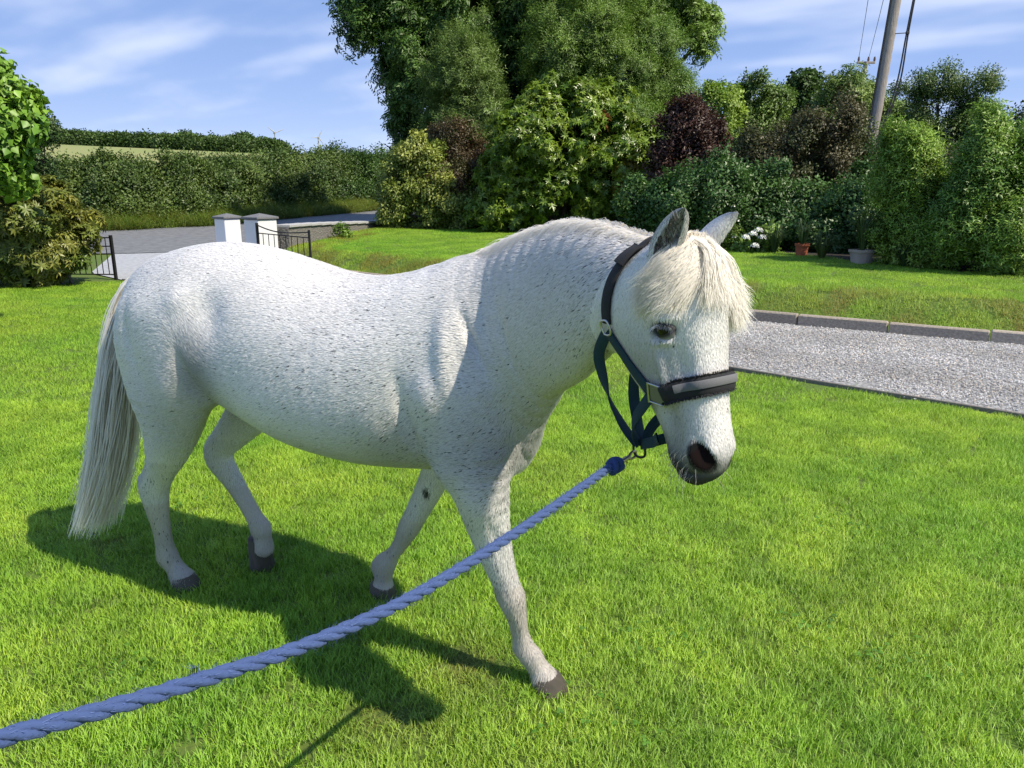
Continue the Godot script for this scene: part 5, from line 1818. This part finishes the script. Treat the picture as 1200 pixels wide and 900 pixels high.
	t = plant("round_tree", "rounded green tree between the pale tree and the small dark one on the skyline", "tree", back, b, Vector2(7.7, 25.1), 0.1, 1, brown)
	crown(t, "crown", b, broad, 0.5, 40.0, Color(0.082, 0.162, 0.027), Color(0.182, 0.297, 0.046), -0.2, 1.1)
	b = [[9.85, 4.55, -27.0, 0.6, 0.56, 0.57], [10.15, 3.8, -27.0, 0.75, 0.75, 0.68], [9.4, 2.6, -27.0, 1.1, 1.0, 0.9]]
	t = plant("dark_tree", "small dark tree on the skyline left of the utility poles", "tree", back, b, Vector2(9.9, 27.1), 0.09, 1, brown)
	crown(t, "crown", b, ivy, 0.5, 34.0, Color(0.041, 0.096, 0.021), Color(0.082, 0.162, 0.028), -0.15)
	b = [[10.01, 4.03, -24.0, 0.87, 0.82, 0.79], [9.71, 3.25, -24.0, 1.04, 0.88, 0.93], [10.93, 3.79, -24.0, 0.72, 0.7, 0.65], [11.6, 3.1, -24.0, 0.8, 0.9, 0.7], [10.3, 2.0, -24.0, 1.6, 1.2, 1.0]]
	t = plant("feathery_tree", "feathery light green tree in front of the distant utility pole", "tree", back, b, Vector2(10.3, 24.1), 0.09, 1, brown)
	crown(t, "crown", b, ash, 0.5, 34.0, Color(0.128, 0.230, 0.044), Color(0.238, 0.344, 0.071), -0.12, 0.8, 0.3)
	b = [[9.87, 3.3, -19.0, 0.41, 0.65, 0.37], [10.19, 3.88, -19.0, 0.77, 0.34, 0.69], [11.0, 3.7, -19.0, 0.45, 0.48, 0.44], [11.2, 3.08, -19.0, 0.5, 0.66, 0.48], [9.86, 2.6, -19.0, 0.45, 0.58, 0.41], [10.7, 2.5, -19.0, 0.82, 0.62, 0.74], [10.71, 3.15, -19.0, 0.34, 0.26, 0.33], [10.3, 1.6, -19.0, 1.1, 1.0, 0.8]]
	t = plant("open_tree", "open crowned tree with a gap of sky in it right of the leaning pole", "tree", "", b, Vector2(10.4, 19.1), 0.08, 1, brown)
	crown(t, "crown", b, small, 0.5, 46.0, Color(0.063, 0.134, 0.023), Color(0.146, 0.239, 0.044), -0.12)
	b = [[8.4, 2.40, -13.0, 0.2, 0.32, 0.2], [8.67, 2.1, -13.0, 0.4, 0.42, 0.38], [8.7, 1.3, -13.0, 0.6, 0.7, 0.5]]
	t = plant("dark_conifer", "dark bush cut off by the right edge of the picture", "shrub", "", b, Vector2(8.65, 13.1), 0.04, 2, brown)
	crown(t, "crown", b, small, 0.5, 60.0, Color(0.026, 0.058, 0.021), Color(0.055, 0.096, 0.031), -0.25)
	# nearer shrubs on the right
	b = [[5.64, 2.18, -15.5, 1.01, 0.68, 0.91], [6.46, 2.35, -15.5, 0.84, 0.66, 0.76], [5.16, 1.85, -15.5, 0.76, 0.66, 0.69], [6.79, 1.6, -15.5, 0.75, 0.75, 0.73], [5.96, 1.5, -15.5, 1.02, 0.68, 0.92]]
	t = plant("fuchsia_bush", "wide brownish green fuchsia bush left of the leaning pole", "shrub", "", b, Vector2(6.0, 15.6), 0.05, 6, brown)
	crown(t, "crown", b, small, 0.5, 50.0, Color(0.058, 0.088, 0.022), Color(0.100, 0.080, 0.030), -0.12, 1.0, 0.35, 0.5, 1.0, 0.1, 2.4)
	b = [[8.75, 1.95, -17.3, 0.5, 0.6, 0.5], [9.3, 1.9, -17.3, 0.6, 0.5, 0.6], [8.33, 1.35, -17.2, 0.75, 0.55, 0.69], [9.3, 1.2, -17.3, 0.9, 0.8, 0.6], [7.7, 1.6, -17.2, 0.6, 0.8, 0.6]]
	t = plant("fuchsia_bush", "dark wispy bush growing round the foot of the leaning pole", "shrub", "", b, Vector2(8.7, 17.4), 0.05, 5, brown)
	crown(t, "crown", b, small, 0.5, 38.0, Color(0.055, 0.081, 0.022), Color(0.119, 0.086, 0.031), -0.1, 1.0, 0.3)
	var low := [
		["lilac_bush", "low dark leafy bush beside the white roses", [[3.09, 1.12, -14.6, 0.6, 0.66, 0.54], [3.75, 1.42, -14.6, 0.7, 0.71, 0.68], [2.53, 1.1, -15.0, 0.4, 0.6, 0.31], [3.5, 0.7, -14.6, 0.7, 0.5, 0.5]], Vector2(3.4, 14.8)],
		["lilac_bush", "dark green leafy bush behind the terracotta pot", [[4.58, 1.22, -14.6, 0.8, 0.75, 0.68], [5.3, 0.96, -14.3, 0.85, 0.71, 0.7], [4.7, 0.75, -14.3, 0.7, 0.5, 0.5]], Vector2(4.8, 14.6)],
		["lilac_bush", "tall dark green bush behind the stone planter", [[6.1, 0.95, -13.6, 0.83, 0.8, 0.75], [6.8, 1.25, -13.6, 0.71, 0.87, 0.64], [6.5, 0.55, -12.9, 0.7, 0.5, 0.55], [5.6, 0.7, -13.6, 0.6, 0.5, 0.5]], Vector2(6.3, 13.6)]]
	for q in low:
		t = plant(q[0], q[1], "shrub", "", q[2], q[3], 0.03, 5, brown)
		crown(t, "crown", q[2], broad, 0.45, 85.0, Color(0.043, 0.119, 0.027), Color(0.100, 0.201, 0.046), -0.22, 0.85)
	b = [[6.05, 1.40, -11.6, 0.52, 0.70, 0.51], [5.98, 0.9, -11.6, 0.42, 0.6, 0.4], [6.39, 0.77, -11.4, 0.65, 0.6, 0.59], [6.04, 1.80, -11.5, 0.30, 0.32, 0.29], [6.15, 0.5, -11.5, 0.4, 0.36, 0.4]]
	t = plant("willow_bush", "bright green upright willow bush right of the leaning pole, left of its taller neighbour", "shrub", "", b, Vector2(6.05, 11.6), 0.025, 7, brown)
	crown(t, "crown", plumes(b, 6), willow_near, 0.45, 150.0, Color(0.178, 0.335, 0.049), Color(0.369, 0.550, 0.085), -0.22, 1.0, 0.3, 0.5, 1.7, 0.12, 5.0)
	b = [[6.58, 1.50, -10.7, 0.47, 0.66, 0.44], [6.91, 1.60, -10.8, 0.46, 0.66, 0.42], [6.5, 0.93, -10.6, 0.55, 0.57, 0.51], [7.05, 0.81, -10.6, 0.57, 0.59, 0.51], [7.32, 1.27, -10.6, 0.59, 0.82, 0.53], [6.93, 0.50, -10.5, 0.48, 0.3, 0.43], [7.9, 1.0, -10.3, 0.6, 0.8, 0.5]]
	t = plant("willow_bush", "tall leafy willow bush at the right edge of the raised lawn", "shrub", "", b, Vector2(6.95, 10.8), 0.025, 7, brown)
	crown(t, "crown", plumes(b, 6), willow_near, 0.45, 150.0, Color(0.138, 0.281, 0.048), Color(0.314, 0.496, 0.082), -0.22, 1.0, 0.3, 0.5, 1.7, 0.12, 5.0)
	b = [[8.2, 0.9, -8.9, 0.7, 0.7, 0.6], [9.2, 1.0, -7.6, 0.8, 0.8, 0.7]]
	t = plant("willow_bush", "willow bush farther right along the raised lawn", "shrub", "", b, Vector2(8.7, 8.4), 0.025, 5, brown)
	crown(t, "crown", plumes(b, 6), willow_near, 0.45, 150.0, Color(0.138, 0.281, 0.048), Color(0.314, 0.496, 0.082), -0.22, 1.0, 0.3, 0.5, 1.7, 0.12, 5.0)
	# left edge
	b = [[-5.28, 2.15, -8.2, 0.28, 0.36, 0.28], [-5.62, 2.50, -8.2, 0.42, 0.36, 0.4], [-5.40, 1.97, -8.2, 0.32, 0.36, 0.3], [-5.9, 2.3, -8.3, 0.62, 0.71, 0.56], [-5.40, 1.66, -8.2, 0.23, 0.24, 0.21], [-6.5, 3.1, -8.6, 0.69, 0.51, 0.62], [-6.3, 1.7, -8.5, 0.5, 0.5, 0.5]]
	t = plant("maple_tree", "young maple with large fresh green leaves at the left edge of the picture", "tree", "", b, Vector2(-6.25, 8.6), 0.06, 1, grey)
	crown(t, "crown", b, maple, 0.45, 130.0, Color(0.136, 0.288, 0.031), Color(0.274, 0.459, 0.050), -0.2, 0.8)
	b = [[-7.70, 2.55, -12.8, 0.21, 0.40, 0.19], [-8.02, 2.03, -12.8, 0.41, 0.45, 0.37], [-8.3, 1.2, -12.9, 0.6, 0.8, 0.5]]
	t = plant("dark_bush", "dark narrow bush standing behind the maple and rhododendron", "shrub", "", b, Vector2(-8.0, 12.9), 0.04, 3, brown)
	crown(t, "crown", b, small, 0.5, 80.0, Color(0.036, 0.086, 0.021), Color(0.073, 0.143, 0.031), -0.25)
	b = [[-7.36, 1.22, -11.9, 0.66, 0.45, 0.65], [-7.73, 0.66, -11.9, 0.67, 0.6, 0.6], [-7.08, 0.80, -11.9, 0.46, 0.46, 0.48], [-7.40, 0.50, -11.8, 0.58, 0.34, 0.6], [-7.05, 0.50, -11.9, 0.26, 0.24, 0.28], [-8.36, 0.86, -11.9, 0.8, 0.8, 0.72]]
	t = plant("rhododendron", "yellowish green rhododendron with drooping leaf whorls at the left edge of the near lawn", "shrub", "", b, Vector2(-7.2, 12.0), 0.03, 6, grey)
	crown(t, "crown", b, rosette_near, 0.4, 95.0, Color(0.125, 0.190, 0.032), Color(0.36, 0.36, 0.075), -0.2, 0.95, 0.2)
	# hedge behind the road
	var hedge := leaves("broad", 52, 0.34, 0.10, 0.055, 110)
	var hb := []
	var line := resample(road_far, 60)
	for i in range(2, 60):
		var q: Vector2 = line[i]
		var e: Vector2 = (line[mini(i + 1, 59)] - line[i - 1]).normalized()
		q += Vector2(-e.y, e.x) * 2.0
		if q.x < -27.0: continue
		var y := hgt(q.x, -q.y)
		var tall := 2.05 + 0.25 * noise.get_noise_1d(i * 9.0) + 0.35 * sstep(26.0, 34.0, q.y)
		hb.append([q.x, y + tall * 0.62, -q.y, 0.95, tall * 0.40, 0.85])
		hb.append([q.x + 0.3 * e.x, y + tall * 0.28, -q.y + 0.3, 0.95, tall * 0.32, 0.85])
	var split := int(hb.size() * 0.66)
	t = thing("hedgerow", "tall bushy green hedgerow behind the road, the sunlit left stretch", "hedge", Vector3(-14, hgt(-14, -25), -25), 0.0, "hedgerows beyond the road")
	limbs(t, [hb[split - 12], hb[split - 6]], Vector3(-13, 0.4, -25.4), 0.05, 4, brown)
	crown(t, "foliage", hb.slice(0, split), hedge, 0.5, 30.0, Color(0.055, 0.115, 0.022), Color(0.150, 0.225, 0.040), -0.3, 1.0, 0.25, 0.45)
	t = thing("hedgerow", "darker hedgerow stretch where the road bends away to the right", "hedge", Vector3(-7, hgt(-7, -32), -32), 0.0, "hedgerows beyond the road")
	limbs(t, [hb[split + 4], hb[split + 8]], Vector3(-8, 0.7, -33), 0.05, 4, brown)
	crown(t, "foliage", hb.slice(split), hedge, 0.5, 30.0, Color(0.041, 0.100, 0.021), Color(0.092, 0.182, 0.031), -0.3, 1.0, 0.25, 0.45)
	# hedge on the far ridge
	hb = []
	for i in 60:
		var f := i / 59.0
		var x := lerpf(-92.0, -33.0, f)
		hb.append([x, hgt(x, -112.0) + 0.7, -112.0 + 3.0 * sin(f * 9.0), 1.3, 0.95 * lerpf(1.0, 0.7, f) * (1.0 + 0.35 * noise.get_noise_1d(i * 14.0)), 1.2])
	hb.append([-46.5, hgt(-46.0, -112.0) + 1.2, -112.0, 1.3, 1.1, 1.2])
	hb.append([-38.5, hgt(-38.0, -112.0) + 1.1, -112.0, 1.6, 1.2, 1.2])
	t = thing("hedgerow", "distant hedge along the ridge of the straw coloured field", "hedge", Vector3(-60, hgt(-60, -112), -112), 0.0, "hedgerows beyond the road")
	crown(t, "foliage", hb, leaves("broad", 60, 0.9, 0.34, 0.2, 111), 0.5, 8.0, Color(0.063, 0.124, 0.028), Color(0.109, 0.192, 0.038), -0.5)
	# a hedge that closes the back of the garden
	hb = []
	for i in 26:
		var f := i / 25.0
		var p := Vector2(-2.0, 24.5).lerp(Vector2(14.0, 17.0), f)
		hb.append([p.x, hgt(p.x, -p.y) + 0.9, -p.y, 0.9, 1.15, 0.8])
	t = thing("garden_hedge", "dark hedge in the shade behind the garden shrubs", "hedge", Vector3(6, hgt(6, -21), -21))
	crown(t, "foliage", hb, hedge, 0.5, 26.0, Color(0.032, 0.081, 0.019), Color(0.063, 0.134, 0.024), -0.5, 1.0, 0.2, 0.3)

func pot(at: Vector2, r: float, high: float, square: bool, color: Color, label: String) -> Node3D:
	var t := thing("plant_pot", label, "plant pot", Vector3(at.x, hgt(at.x, -at.y), -at.y), 0.3)
	var clay := speckled(color, 0.25, 0.03, 3.0, 71)
	var s := Soup.new()
	var m := 4 if square else 24
	var rows := [[0.0, 0.78], [0.8, 0.97], [0.8, 1.08], [1.0, 1.10], [1.0, 0.96], [0.9, 0.92]]
	var prev := -1
	for row in rows:
		var k := s.v.size()
		for j in m:
			var a := TAU * (j + 0.5) / m
			var d := Vector3(cos(a), 0, sin(a)) * (1.35 if square else 1.0)
			s.vert(d * r * row[1] + Vector3(0, high * row[0], 0), Vector3(cos(a), 0.15, sin(a)).normalized())
		if prev >= 0:
			for j in m:
				s.quad(prev + j, prev + (j + 1) % m, k + (j + 1) % m, k + j)
		prev = k
	obj("pot", s.mesh(), clay, t)
	s = Soup.new()
	var c := s.vert(Vector3(0, high * 0.9, 0), Vector3.UP)
	for j in m:
		var a := TAU * (j + 0.5) / m
		s.vert(Vector3(cos(a), 0, sin(a)) * r * 0.93 * (1.35 if square else 1.0) + Vector3(0, high * 0.9, 0), Vector3.UP)
	for j in m: s.tri(c, c + 1 + j, c + 1 + (j + 1) % m)
	obj("compost", s.mesh(), mat(Color(0.02, 0.016, 0.012)), t)
	return t

func blades(parent: Node3D, at: Vector3, n: int, l: float, w: float, spread: float, c: Color) -> void:
	var s := Soup.new()
	for i in n:
		var a := rng.randf() * TAU
		var d := Vector3(cos(a), 0, sin(a))
		var ll := l * rng.randf_range(0.6, 1.1)
		var o := spread * rng.randf_range(0.3, 1.0)
		lock(s, [at + d * 0.03, at + d * (0.03 + o * 0.35) + Vector3(0, ll * 0.6, 0), at + d * (0.03 + o * 0.75) + Vector3(0, ll * 0.92, 0), at + d * (0.03 + o * 1.2) + Vector3(0, ll * 0.85, 0)], w, (d + Vector3.UP).normalized(), c * rng.randf_range(0.6, 1.4))
	obj("leaves", s.mesh(), leaf_mat(0.5), parent)

func flower_head(r: float, petals: int, c: Color, sd: int) -> ArrayMesh:
	var q := RandomNumberGenerator.new()
	q.seed = sd
	var s := Soup.new()
	for i in petals:
		var d := ball(q)
		d.y = absf(d.y) * 0.9 + 0.1
		d = d.normalized()
		var e := d.cross(ball(q)).normalized()
		for j in 4:
			leaf(s, d * r * 0.75, (e.rotated(d, TAU * j / 4.0) + d * 0.5).normalized(), d, r * 0.42, r * 0.42, c * q.randf_range(0.8, 1.05), 0.1)
	return s.mesh()

func border_plants() -> void:
	var t := pot(Vector2(4.86, 12.75), 0.11, 0.20, false, Color(0.30, 0.085, 0.035), "small terracotta pot at the back edge of the raised lawn, under the dark bushes")
	var g := thing("grassy_plant", "dark spiky leaved plant growing in the terracotta pot", "plant", t.position)
	blades(g, Vector3(0, 0.19, 0), 60, 0.42, 0.006, 0.24, Color(0.035, 0.075, 0.022))
	t = pot(Vector2(5.32, 11.55), 0.13, 0.21, true, Color(0.33, 0.27, 0.22), "pale stone planter at the back edge of the raised lawn, right of the terracotta pot")
	g = thing("grassy_plant", "tall arching green plant growing in the pale stone planter", "plant", t.position)
	blades(g, Vector3(0, 0.2, 0), 110, 0.62, 0.006, 0.32, Color(0.050, 0.095, 0.025))
	crown(g, "foliage", [[5.5, 0.85, -11.5, 0.16, 0.12, 0.14]], leaves("broad", 40, 0.12, 0.06, 0.04, 120), 0.5, 120.0, Color(0.163, 0.306, 0.046), Color(0.255, 0.383, 0.063), -0.5, 0.7)
	# a grassy clump and low leaves between the pots
	for q in [[Vector2(5.02, 12.3), 0.40, Color(0.085, 0.125, 0.030), "light green grassy clump between the two pots"], [Vector2(4.55, 13.2), 0.5, Color(0.035, 0.075, 0.025), "dark grassy clump left of the terracotta pot"], [Vector2(5.75, 11.1), 0.36, Color(0.045, 0.09, 0.025), "low leafy clump just right of the stone planter"]]:
		var y := hgt(q[0].x, -q[0].y)
		g = thing("grassy_plant", q[3], "plant", Vector3(q[0].x, y, -q[0].y))
		blades(g, Vector3.ZERO, 150, q[1], 0.006, 0.30, q[2])
	# white rose on a thin upright stem
	var rp := Vector3(3.95, hgt(3.95, -13.75), -13.75)
	t = thing("rose_bush", "thin upright rose with a few white blooms beside the low dark bush", "rose", rp)
	var s := Soup.new()
	s.tube(catmull([Vector3.ZERO, Vector3(0.05, 0.35, 0), Vector3(-0.02, 0.75, 0.02)], 4), [0.009, 0.009, 0.008, 0.008, 0.007, 0.006, 0.006, 0.005, 0.004], 6)
	s.tube([Vector3(0.02, 0.2, 0), Vector3(-0.12, 0.42, 0.04), Vector3(-0.15, 0.5, 0.04)], [0.007, 0.006, 0.004], 6)
	obj("stem", s.mesh(), mat(Color(0.06, 0.08, 0.03)), t)
	crown(t, "foliage", [[rp.x, rp.y + 0.35, rp.z, 0.12, 0.34, 0.1], [rp.x + 0.08, rp.y + 0.12, rp.z, 0.2, 0.14, 0.15]], leaves("broad", 36, 0.10, 0.05, 0.03, 121), 0.5, 90.0, Color(0.163, 0.267, 0.046), Color(0.292, 0.383, 0.078), -0.4, 0.8)
	var white := mat(Color.WHITE, 0.6, true)
	var bloom := flower_head(0.045, 16, Color(0.80, 0.80, 0.72), 5)
	for p in [Vector3(-0.02, 0.77, 0.06), Vector3(0.06, 0.52, 0.08), Vector3(-0.15, 0.46, 0.1), Vector3(0.03, 0.66, 0.06), Vector3(0.02, 0.24, 0.12)]:
		obj("bloom", bloom, white, t).position = p
	# white hydrangea
	rp = Vector3(4.18, hgt(4.18, -13.45), -13.45)
	t = thing("hydrangea", "small hydrangea with round white flower heads between the rose and the terracotta pot", "hydrangea", rp)
	crown(t, "foliage", [[rp.x + 0.1, rp.y + 0.18, rp.z, 0.36, 0.2, 0.25]], leaves("broad", 30, 0.13, 0.09, 0.06, 122), 0.5, 70.0, Color(0.109, 0.230, 0.038), Color(0.219, 0.344, 0.063), -0.5, 0.9)
	bloom = flower_head(0.085, 30, Color(0.74, 0.76, 0.70), 6)
	for p in [Vector3(0.0, 0.30, 0.2), Vector3(0.1, 0.36, 0.18), Vector3(0.03, 0.10, 0.26), Vector3(-0.12, 0.24, 0.2), Vector3(0.16, 0.24, 0.22)]:
		obj("flower_head", bloom, white, t).position = p
	# young shoots on the bank and by the wall
	for q in [[Vector2(-3.9, 17.5), "little bright shrub growing at the foot of the boundary wall", 0.16], [Vector2(-3.1, 20.6), "dark low bush at the far end of the boundary wall", 0.3]]:
		var y := hgt(q[0].x, -q[0].y)
		t = thing("low_bush", q[1], "shrub", Vector3(q[0].x, y, -q[0].y))
		crown(t, "foliage", [[q[0].x, y + q[2] * 0.7, -q[0].y, q[2] * 1.5, q[2], q[2]]], leaves("broad", 40, 0.12, 0.06, 0.035, 123), 0.5, 60.0, Color(0.146, 0.288, 0.038), Color(0.238, 0.383, 0.046), -0.5, 0.9)

# ------------------------------------------------------------------ poles, wires, turbines
func poles() -> void:
	var wood := speckled(Color(0.33, 0.30, 0.265), 0.35, 0.02, 1.0, 81)
	wood.uv1_scale = Vector3(3.0, 0.35, 3.0)
	bumps(wood, 0.05, 0.6, 1.0, 82)
	wood.uv1_scale = Vector3(4.0, 0.4, 4.0)
	var dark := mat(Color(0.02, 0.02, 0.022), 0.6)
	var foot := Vector3(8.08, hgt(8.08, -18.0), -18.0)
	var t := thing("utility_pole", "thick leaning wooden utility pole rising out of the bushes on the right", "utility pole", foot)
	var lean := Vector3(0.062, 1.0, 0.0)
	var s := Soup.new()
	s.tube([Vector3(0, -0.3, 0), lean * 4.0, lean * 9.2], [0.125, 0.115, 0.105], 18)
	obj("pole", s.mesh(), wood, t)
	s = Soup.new()
	s.box(lean * 8.7, Vector3(1.5, 0.11, 0.10), Basis(), Color.WHITE, 0.01)
	obj("crossarm", s.mesh(), wood, t)
	for x in [-0.65, 0.0, 0.65]:
		s = Soup.new()
		s.tube([lean * 8.7 + Vector3(x, 0.05, 0), lean * 8.7 + Vector3(x, 0.12, 0), lean * 8.7 + Vector3(x, 0.16, 0), lean * 8.7 + Vector3(x, 0.21, 0)], [0.03, 0.055, 0.04, 0.045], 10)
		obj("insulator", s.mesh(), mat(Color(0.16, 0.10, 0.07), 0.25), t)
	# down cables that hang clear of the pole, with a spacer
	s = Soup.new()
	for q in 2:
		var o := 0.025 * q
		s.tube(catmull([lean * 8.5 + Vector3(0.15, 0, 0.1), lean * 6.4 + Vector3(0.34 + o, 0, 0.12), lean * 5.3 + Vector3(0.33 + o, 0, 0.12), lean * 4.35 + Vector3(0.31 + o * 1.5, 0, 0.12), lean * 3.4 + Vector3(0.30 + o * 2.5, 0, 0.12), lean * 2.7 + Vector3(0.20 + o * 2.0, 0, 0.12), lean * 2.2 + Vector3(0.12, 0, 0.1), lean * 0.3 + Vector3(0.11, 0, 0.08)], 5), fill(36, 0.017), 6)
	obj("cable", s.mesh(), dark, t)
	s = Soup.new()
	s.tube([lean * 4.35 + Vector3(0.08, 0, 0.08), lean * 4.35 + Vector3(0.36, 0.01, 0.12)], [0.010, 0.010], 6)
	s.box(lean * 4.35 + Vector3(0.33, 0.01, 0.12), Vector3(0.07, 0.06, 0.05), Basis(), Color.WHITE, 0.006)
	obj("cable_bracket", s.mesh(), dark, t)
	s = Soup.new()
	s.tube([lean * 9.0 + Vector3(-0.13, 0, 0.04), lean * 0.2 + Vector3(-0.135, 0, 0.04)], [0.016, 0.016], 6)
	obj("earth_wire_cover", s.mesh(), dark, t)
	# distant pole
	var f2 := Vector3(19.45, hgt(19.45, -45.0), -45.0)
	t = thing("utility_pole", "distant thin utility pole with crossarm and transformer, left of the thick pole", "utility pole", f2)
	var top := 8.3 - f2.y
	s = Soup.new()
	s.tube([Vector3(0, -0.2, 0), Vector3(0.1, top * 0.5, 0), Vector3(0.28, top, 0)], [0.16, 0.14, 0.12], 10)
	obj("pole", s.mesh(), wood, t)
	s = Soup.new()
	s.box(Vector3(0.28, top - 0.05, 0), Vector3(1.0, 0.12, 0.12), Basis(), Color.WHITE, 0.01)
	obj("crossarm", s.mesh(), wood, t)
	for x in [-0.42, 0.12, 0.46]:
		s = Soup.new()
		s.tube([Vector3(0.28 + x, top, 0), Vector3(0.28 + x, top + 0.12, 0), Vector3(0.28 + x, top + 0.26, 0)], [0.05, 0.07, 0.04], 8)
		obj("insulator", s.mesh(), mat(Color(0.16, 0.10, 0.07), 0.25), t)
	s = Soup.new()
	s.tube([Vector3(-0.15, top - 1.75, 0.1), Vector3(-0.15, top - 0.95, 0.1)], [0.24, 0.24], 14)
	obj("transformer", s.mesh(), mat(Color(0.16, 0.16, 0.165), 0.6), t)
	# wires between the two
	t = thing("overhead_wires", "pair of thin wires running from the distant pole up to the thick leaning pole", "wires", f2)
	for q in [[Vector3(-0.14, top + 0.26, 0), foot + lean * 8.7 + Vector3(-0.65, 0.2, 0) - f2], [Vector3(0.42, top + 0.26, 0), foot + lean * 8.7 + Vector3(0.0, 0.2, 0) - f2]]:
		s = Soup.new()
		var pts := []
		for i in 25:
			var f := i / 24.0
			pts.append(q[0].lerp(q[1], f) - Vector3(0, 1.0 * f * (1.0 - f), 0))
		s.tube(pts, fill(25, 0.012), 5)
		obj("wire", s.mesh(), dark, t)
	# two small wind turbines on the far hill
	for q in [[Vector3(-45.1, 0, -150.0), 11.6, 0.4, "small wind turbine on the far hill, the taller left one of two"], [Vector3(-41.8, 0, -170.0), 12.0, 1.1, "small wind turbine on the far hill, the fainter right one of two"]]:
		var p: Vector3 = q[0]
		p.y = hgt(p.x, p.z)
		t = thing("wind_turbine", q[3], "wind turbine", p, 0.5)
		var h: float = q[1] - p.y
		var wm := mat(Color(0.40, 0.41, 0.42), 0.5)
		s = Soup.new()
		s.tube([Vector3(0, -0.5, 0), Vector3(0, h, 0)], [0.20, 0.11], 10)
		obj("mast", s.mesh(), wm, t)
		s = Soup.new()
		s.tube([Vector3(0, h, -0.7), Vector3(0, h, -0.5), Vector3(0, h, 0.4), Vector3(0, h, 0.55)], [0.10, 0.19, 0.17, 0.06], 10)
		obj("nacelle", s.mesh(), wm, t)
		for k in 3:
			var a: float = q[2] + TAU * k / 3.0
			var d := Vector3(cos(a), sin(a), 0)
			s = Soup.new()
			s.tube([Vector3(0, h, 0.5) + d * 0.05, Vector3(0, h, 0.5) + d * 0.5, Vector3(0, h, 0.5) + d * 1.7], [0.06, 0.12, 0.04], 6)
			obj("blade", s.mesh(), wm, t)

func fill(n: int, v: float) -> Array:
	var a := []
	a.resize(n)
	a.fill(v)
	return a
# ------------------------------------------------------------------ sky
func sky_picture() -> ImageTexture:
	var w := 2048
	var h := 1024
	var buf := PackedFloat32Array()
	buf.resize(w * h * 3)
	var a := FastNoiseLite.new()
	a.seed = 12; a.frequency = 1.0; a.fractal_octaves = 5; a.fractal_gain = 0.55
	var b := FastNoiseLite.new()
	b.seed = 77; b.frequency = 1.0; b.fractal_octaves = 3
	for j in h:
		var el := PI * 0.5 - PI * (j + 0.5) / h
		var y := sin(el)
		var k := j * w * 3
		if y <= 0.0:
			for i in w:
				buf[k] = 0.30; buf[k + 1] = 0.36; buf[k + 2] = 0.32
				k += 3
			continue
		var t := pow(1.0 - y, 5.0)
		var low := pow(1.0 - y, 22.0)
		var base := Color(0.130, 0.230, 0.49).lerp(Color(0.33, 0.455, 0.74), t).lerp(Color(0.55, 0.645, 0.79), low)
		var flat := cos(el) / (y + 0.10)
		for i in w:
			var az := TAU * (i + 0.5) / w
			# thin cloud sheets high up, drawn out by the wind
			var px := sin(az) * flat
			var pz := -cos(az) * flat
			var u := px * 0.86 + pz * 0.5
			var v := -px * 0.5 + pz * 0.86
			var c := a.get_noise_2d(u * 0.5 + 3.0, v * 1.25)
			c += 0.55 * b.get_noise_2d(u * 0.25 + 9.0, v * 0.55)
			var m := clampf((c + 0.26) * 0.9, 0.0, 1.0)
			m = m * m * (3.0 - 2.0 * m) * 0.56 * (1.0 - 0.5 * low)
			buf[k] = lerpf(base.r, 0.66, m)
			buf[k + 1] = lerpf(base.g, 0.71, m)
			buf[k + 2] = lerpf(base.b, 0.83, m)
			k += 3
	var im := Image.create_from_data(w, h, false, Image.FORMAT_RGBF, buf.to_byte_array())
	return ImageTexture.create_from_image(im)

const HAIR := true

func _ready() -> void:
	rng.seed = 7
	noise.seed = 3; noise.frequency = 0.12; noise.fractal_octaves = 4
	fine.seed = 8; fine.frequency = 0.3; fine.fractal_octaves = 2
	# camera
	var cam := Camera3D.new()
	cam.position = Vector3(0, 1.5, 0)
	cam.rotation_degrees = Vector3(-14.65, 0, 0)
	cam.fov = 54.2
	cam.near = 0.05; cam.far = 1500.0
	add_child(cam)
	# sky, sun, exposure
	var env := Environment.new()
	var sky := Sky.new()
	var pano := PanoramaSkyMaterial.new()
	pano.panorama = sky_picture()
	sky.sky_material = pano
	env.background_mode = Environment.BG_SKY
	env.sky = sky
	env.tonemap_mode = Environment.TONE_MAPPER_LINEAR
	env.tonemap_exposure = 1.50
	env.sdfgi_enabled = true
	env.ssao_enabled = true
	env.ssil_enabled = true
	var we := WorldEnvironment.new()
	we.environment = env
	add_child(we)
	var sun := DirectionalLight3D.new()
	sun.light_color = Color(1.0, 0.955, 0.875)
	sun.light_energy = 1.32
	sun.light_angular_distance = 0.5
	sun.shadow_enabled = true
	sun.basis = Basis.looking_at(-Vector3(0.72, 1.0, 0.43))
	add_child(sun)
	# the place
	var t0 := Time.get_ticks_msec()
	ground_sheet()
	drive()
	lawns()
	print("ground ", Time.get_ticks_msec() - t0)
	entrance()
	planting()
	border_plants()
	poles()
	print("garden ", Time.get_ticks_msec() - t0)
	var pony := make_pony()
	make_halter(pony)
	make_rope(pony)
	print("all ", Time.get_ticks_msec() - t0)
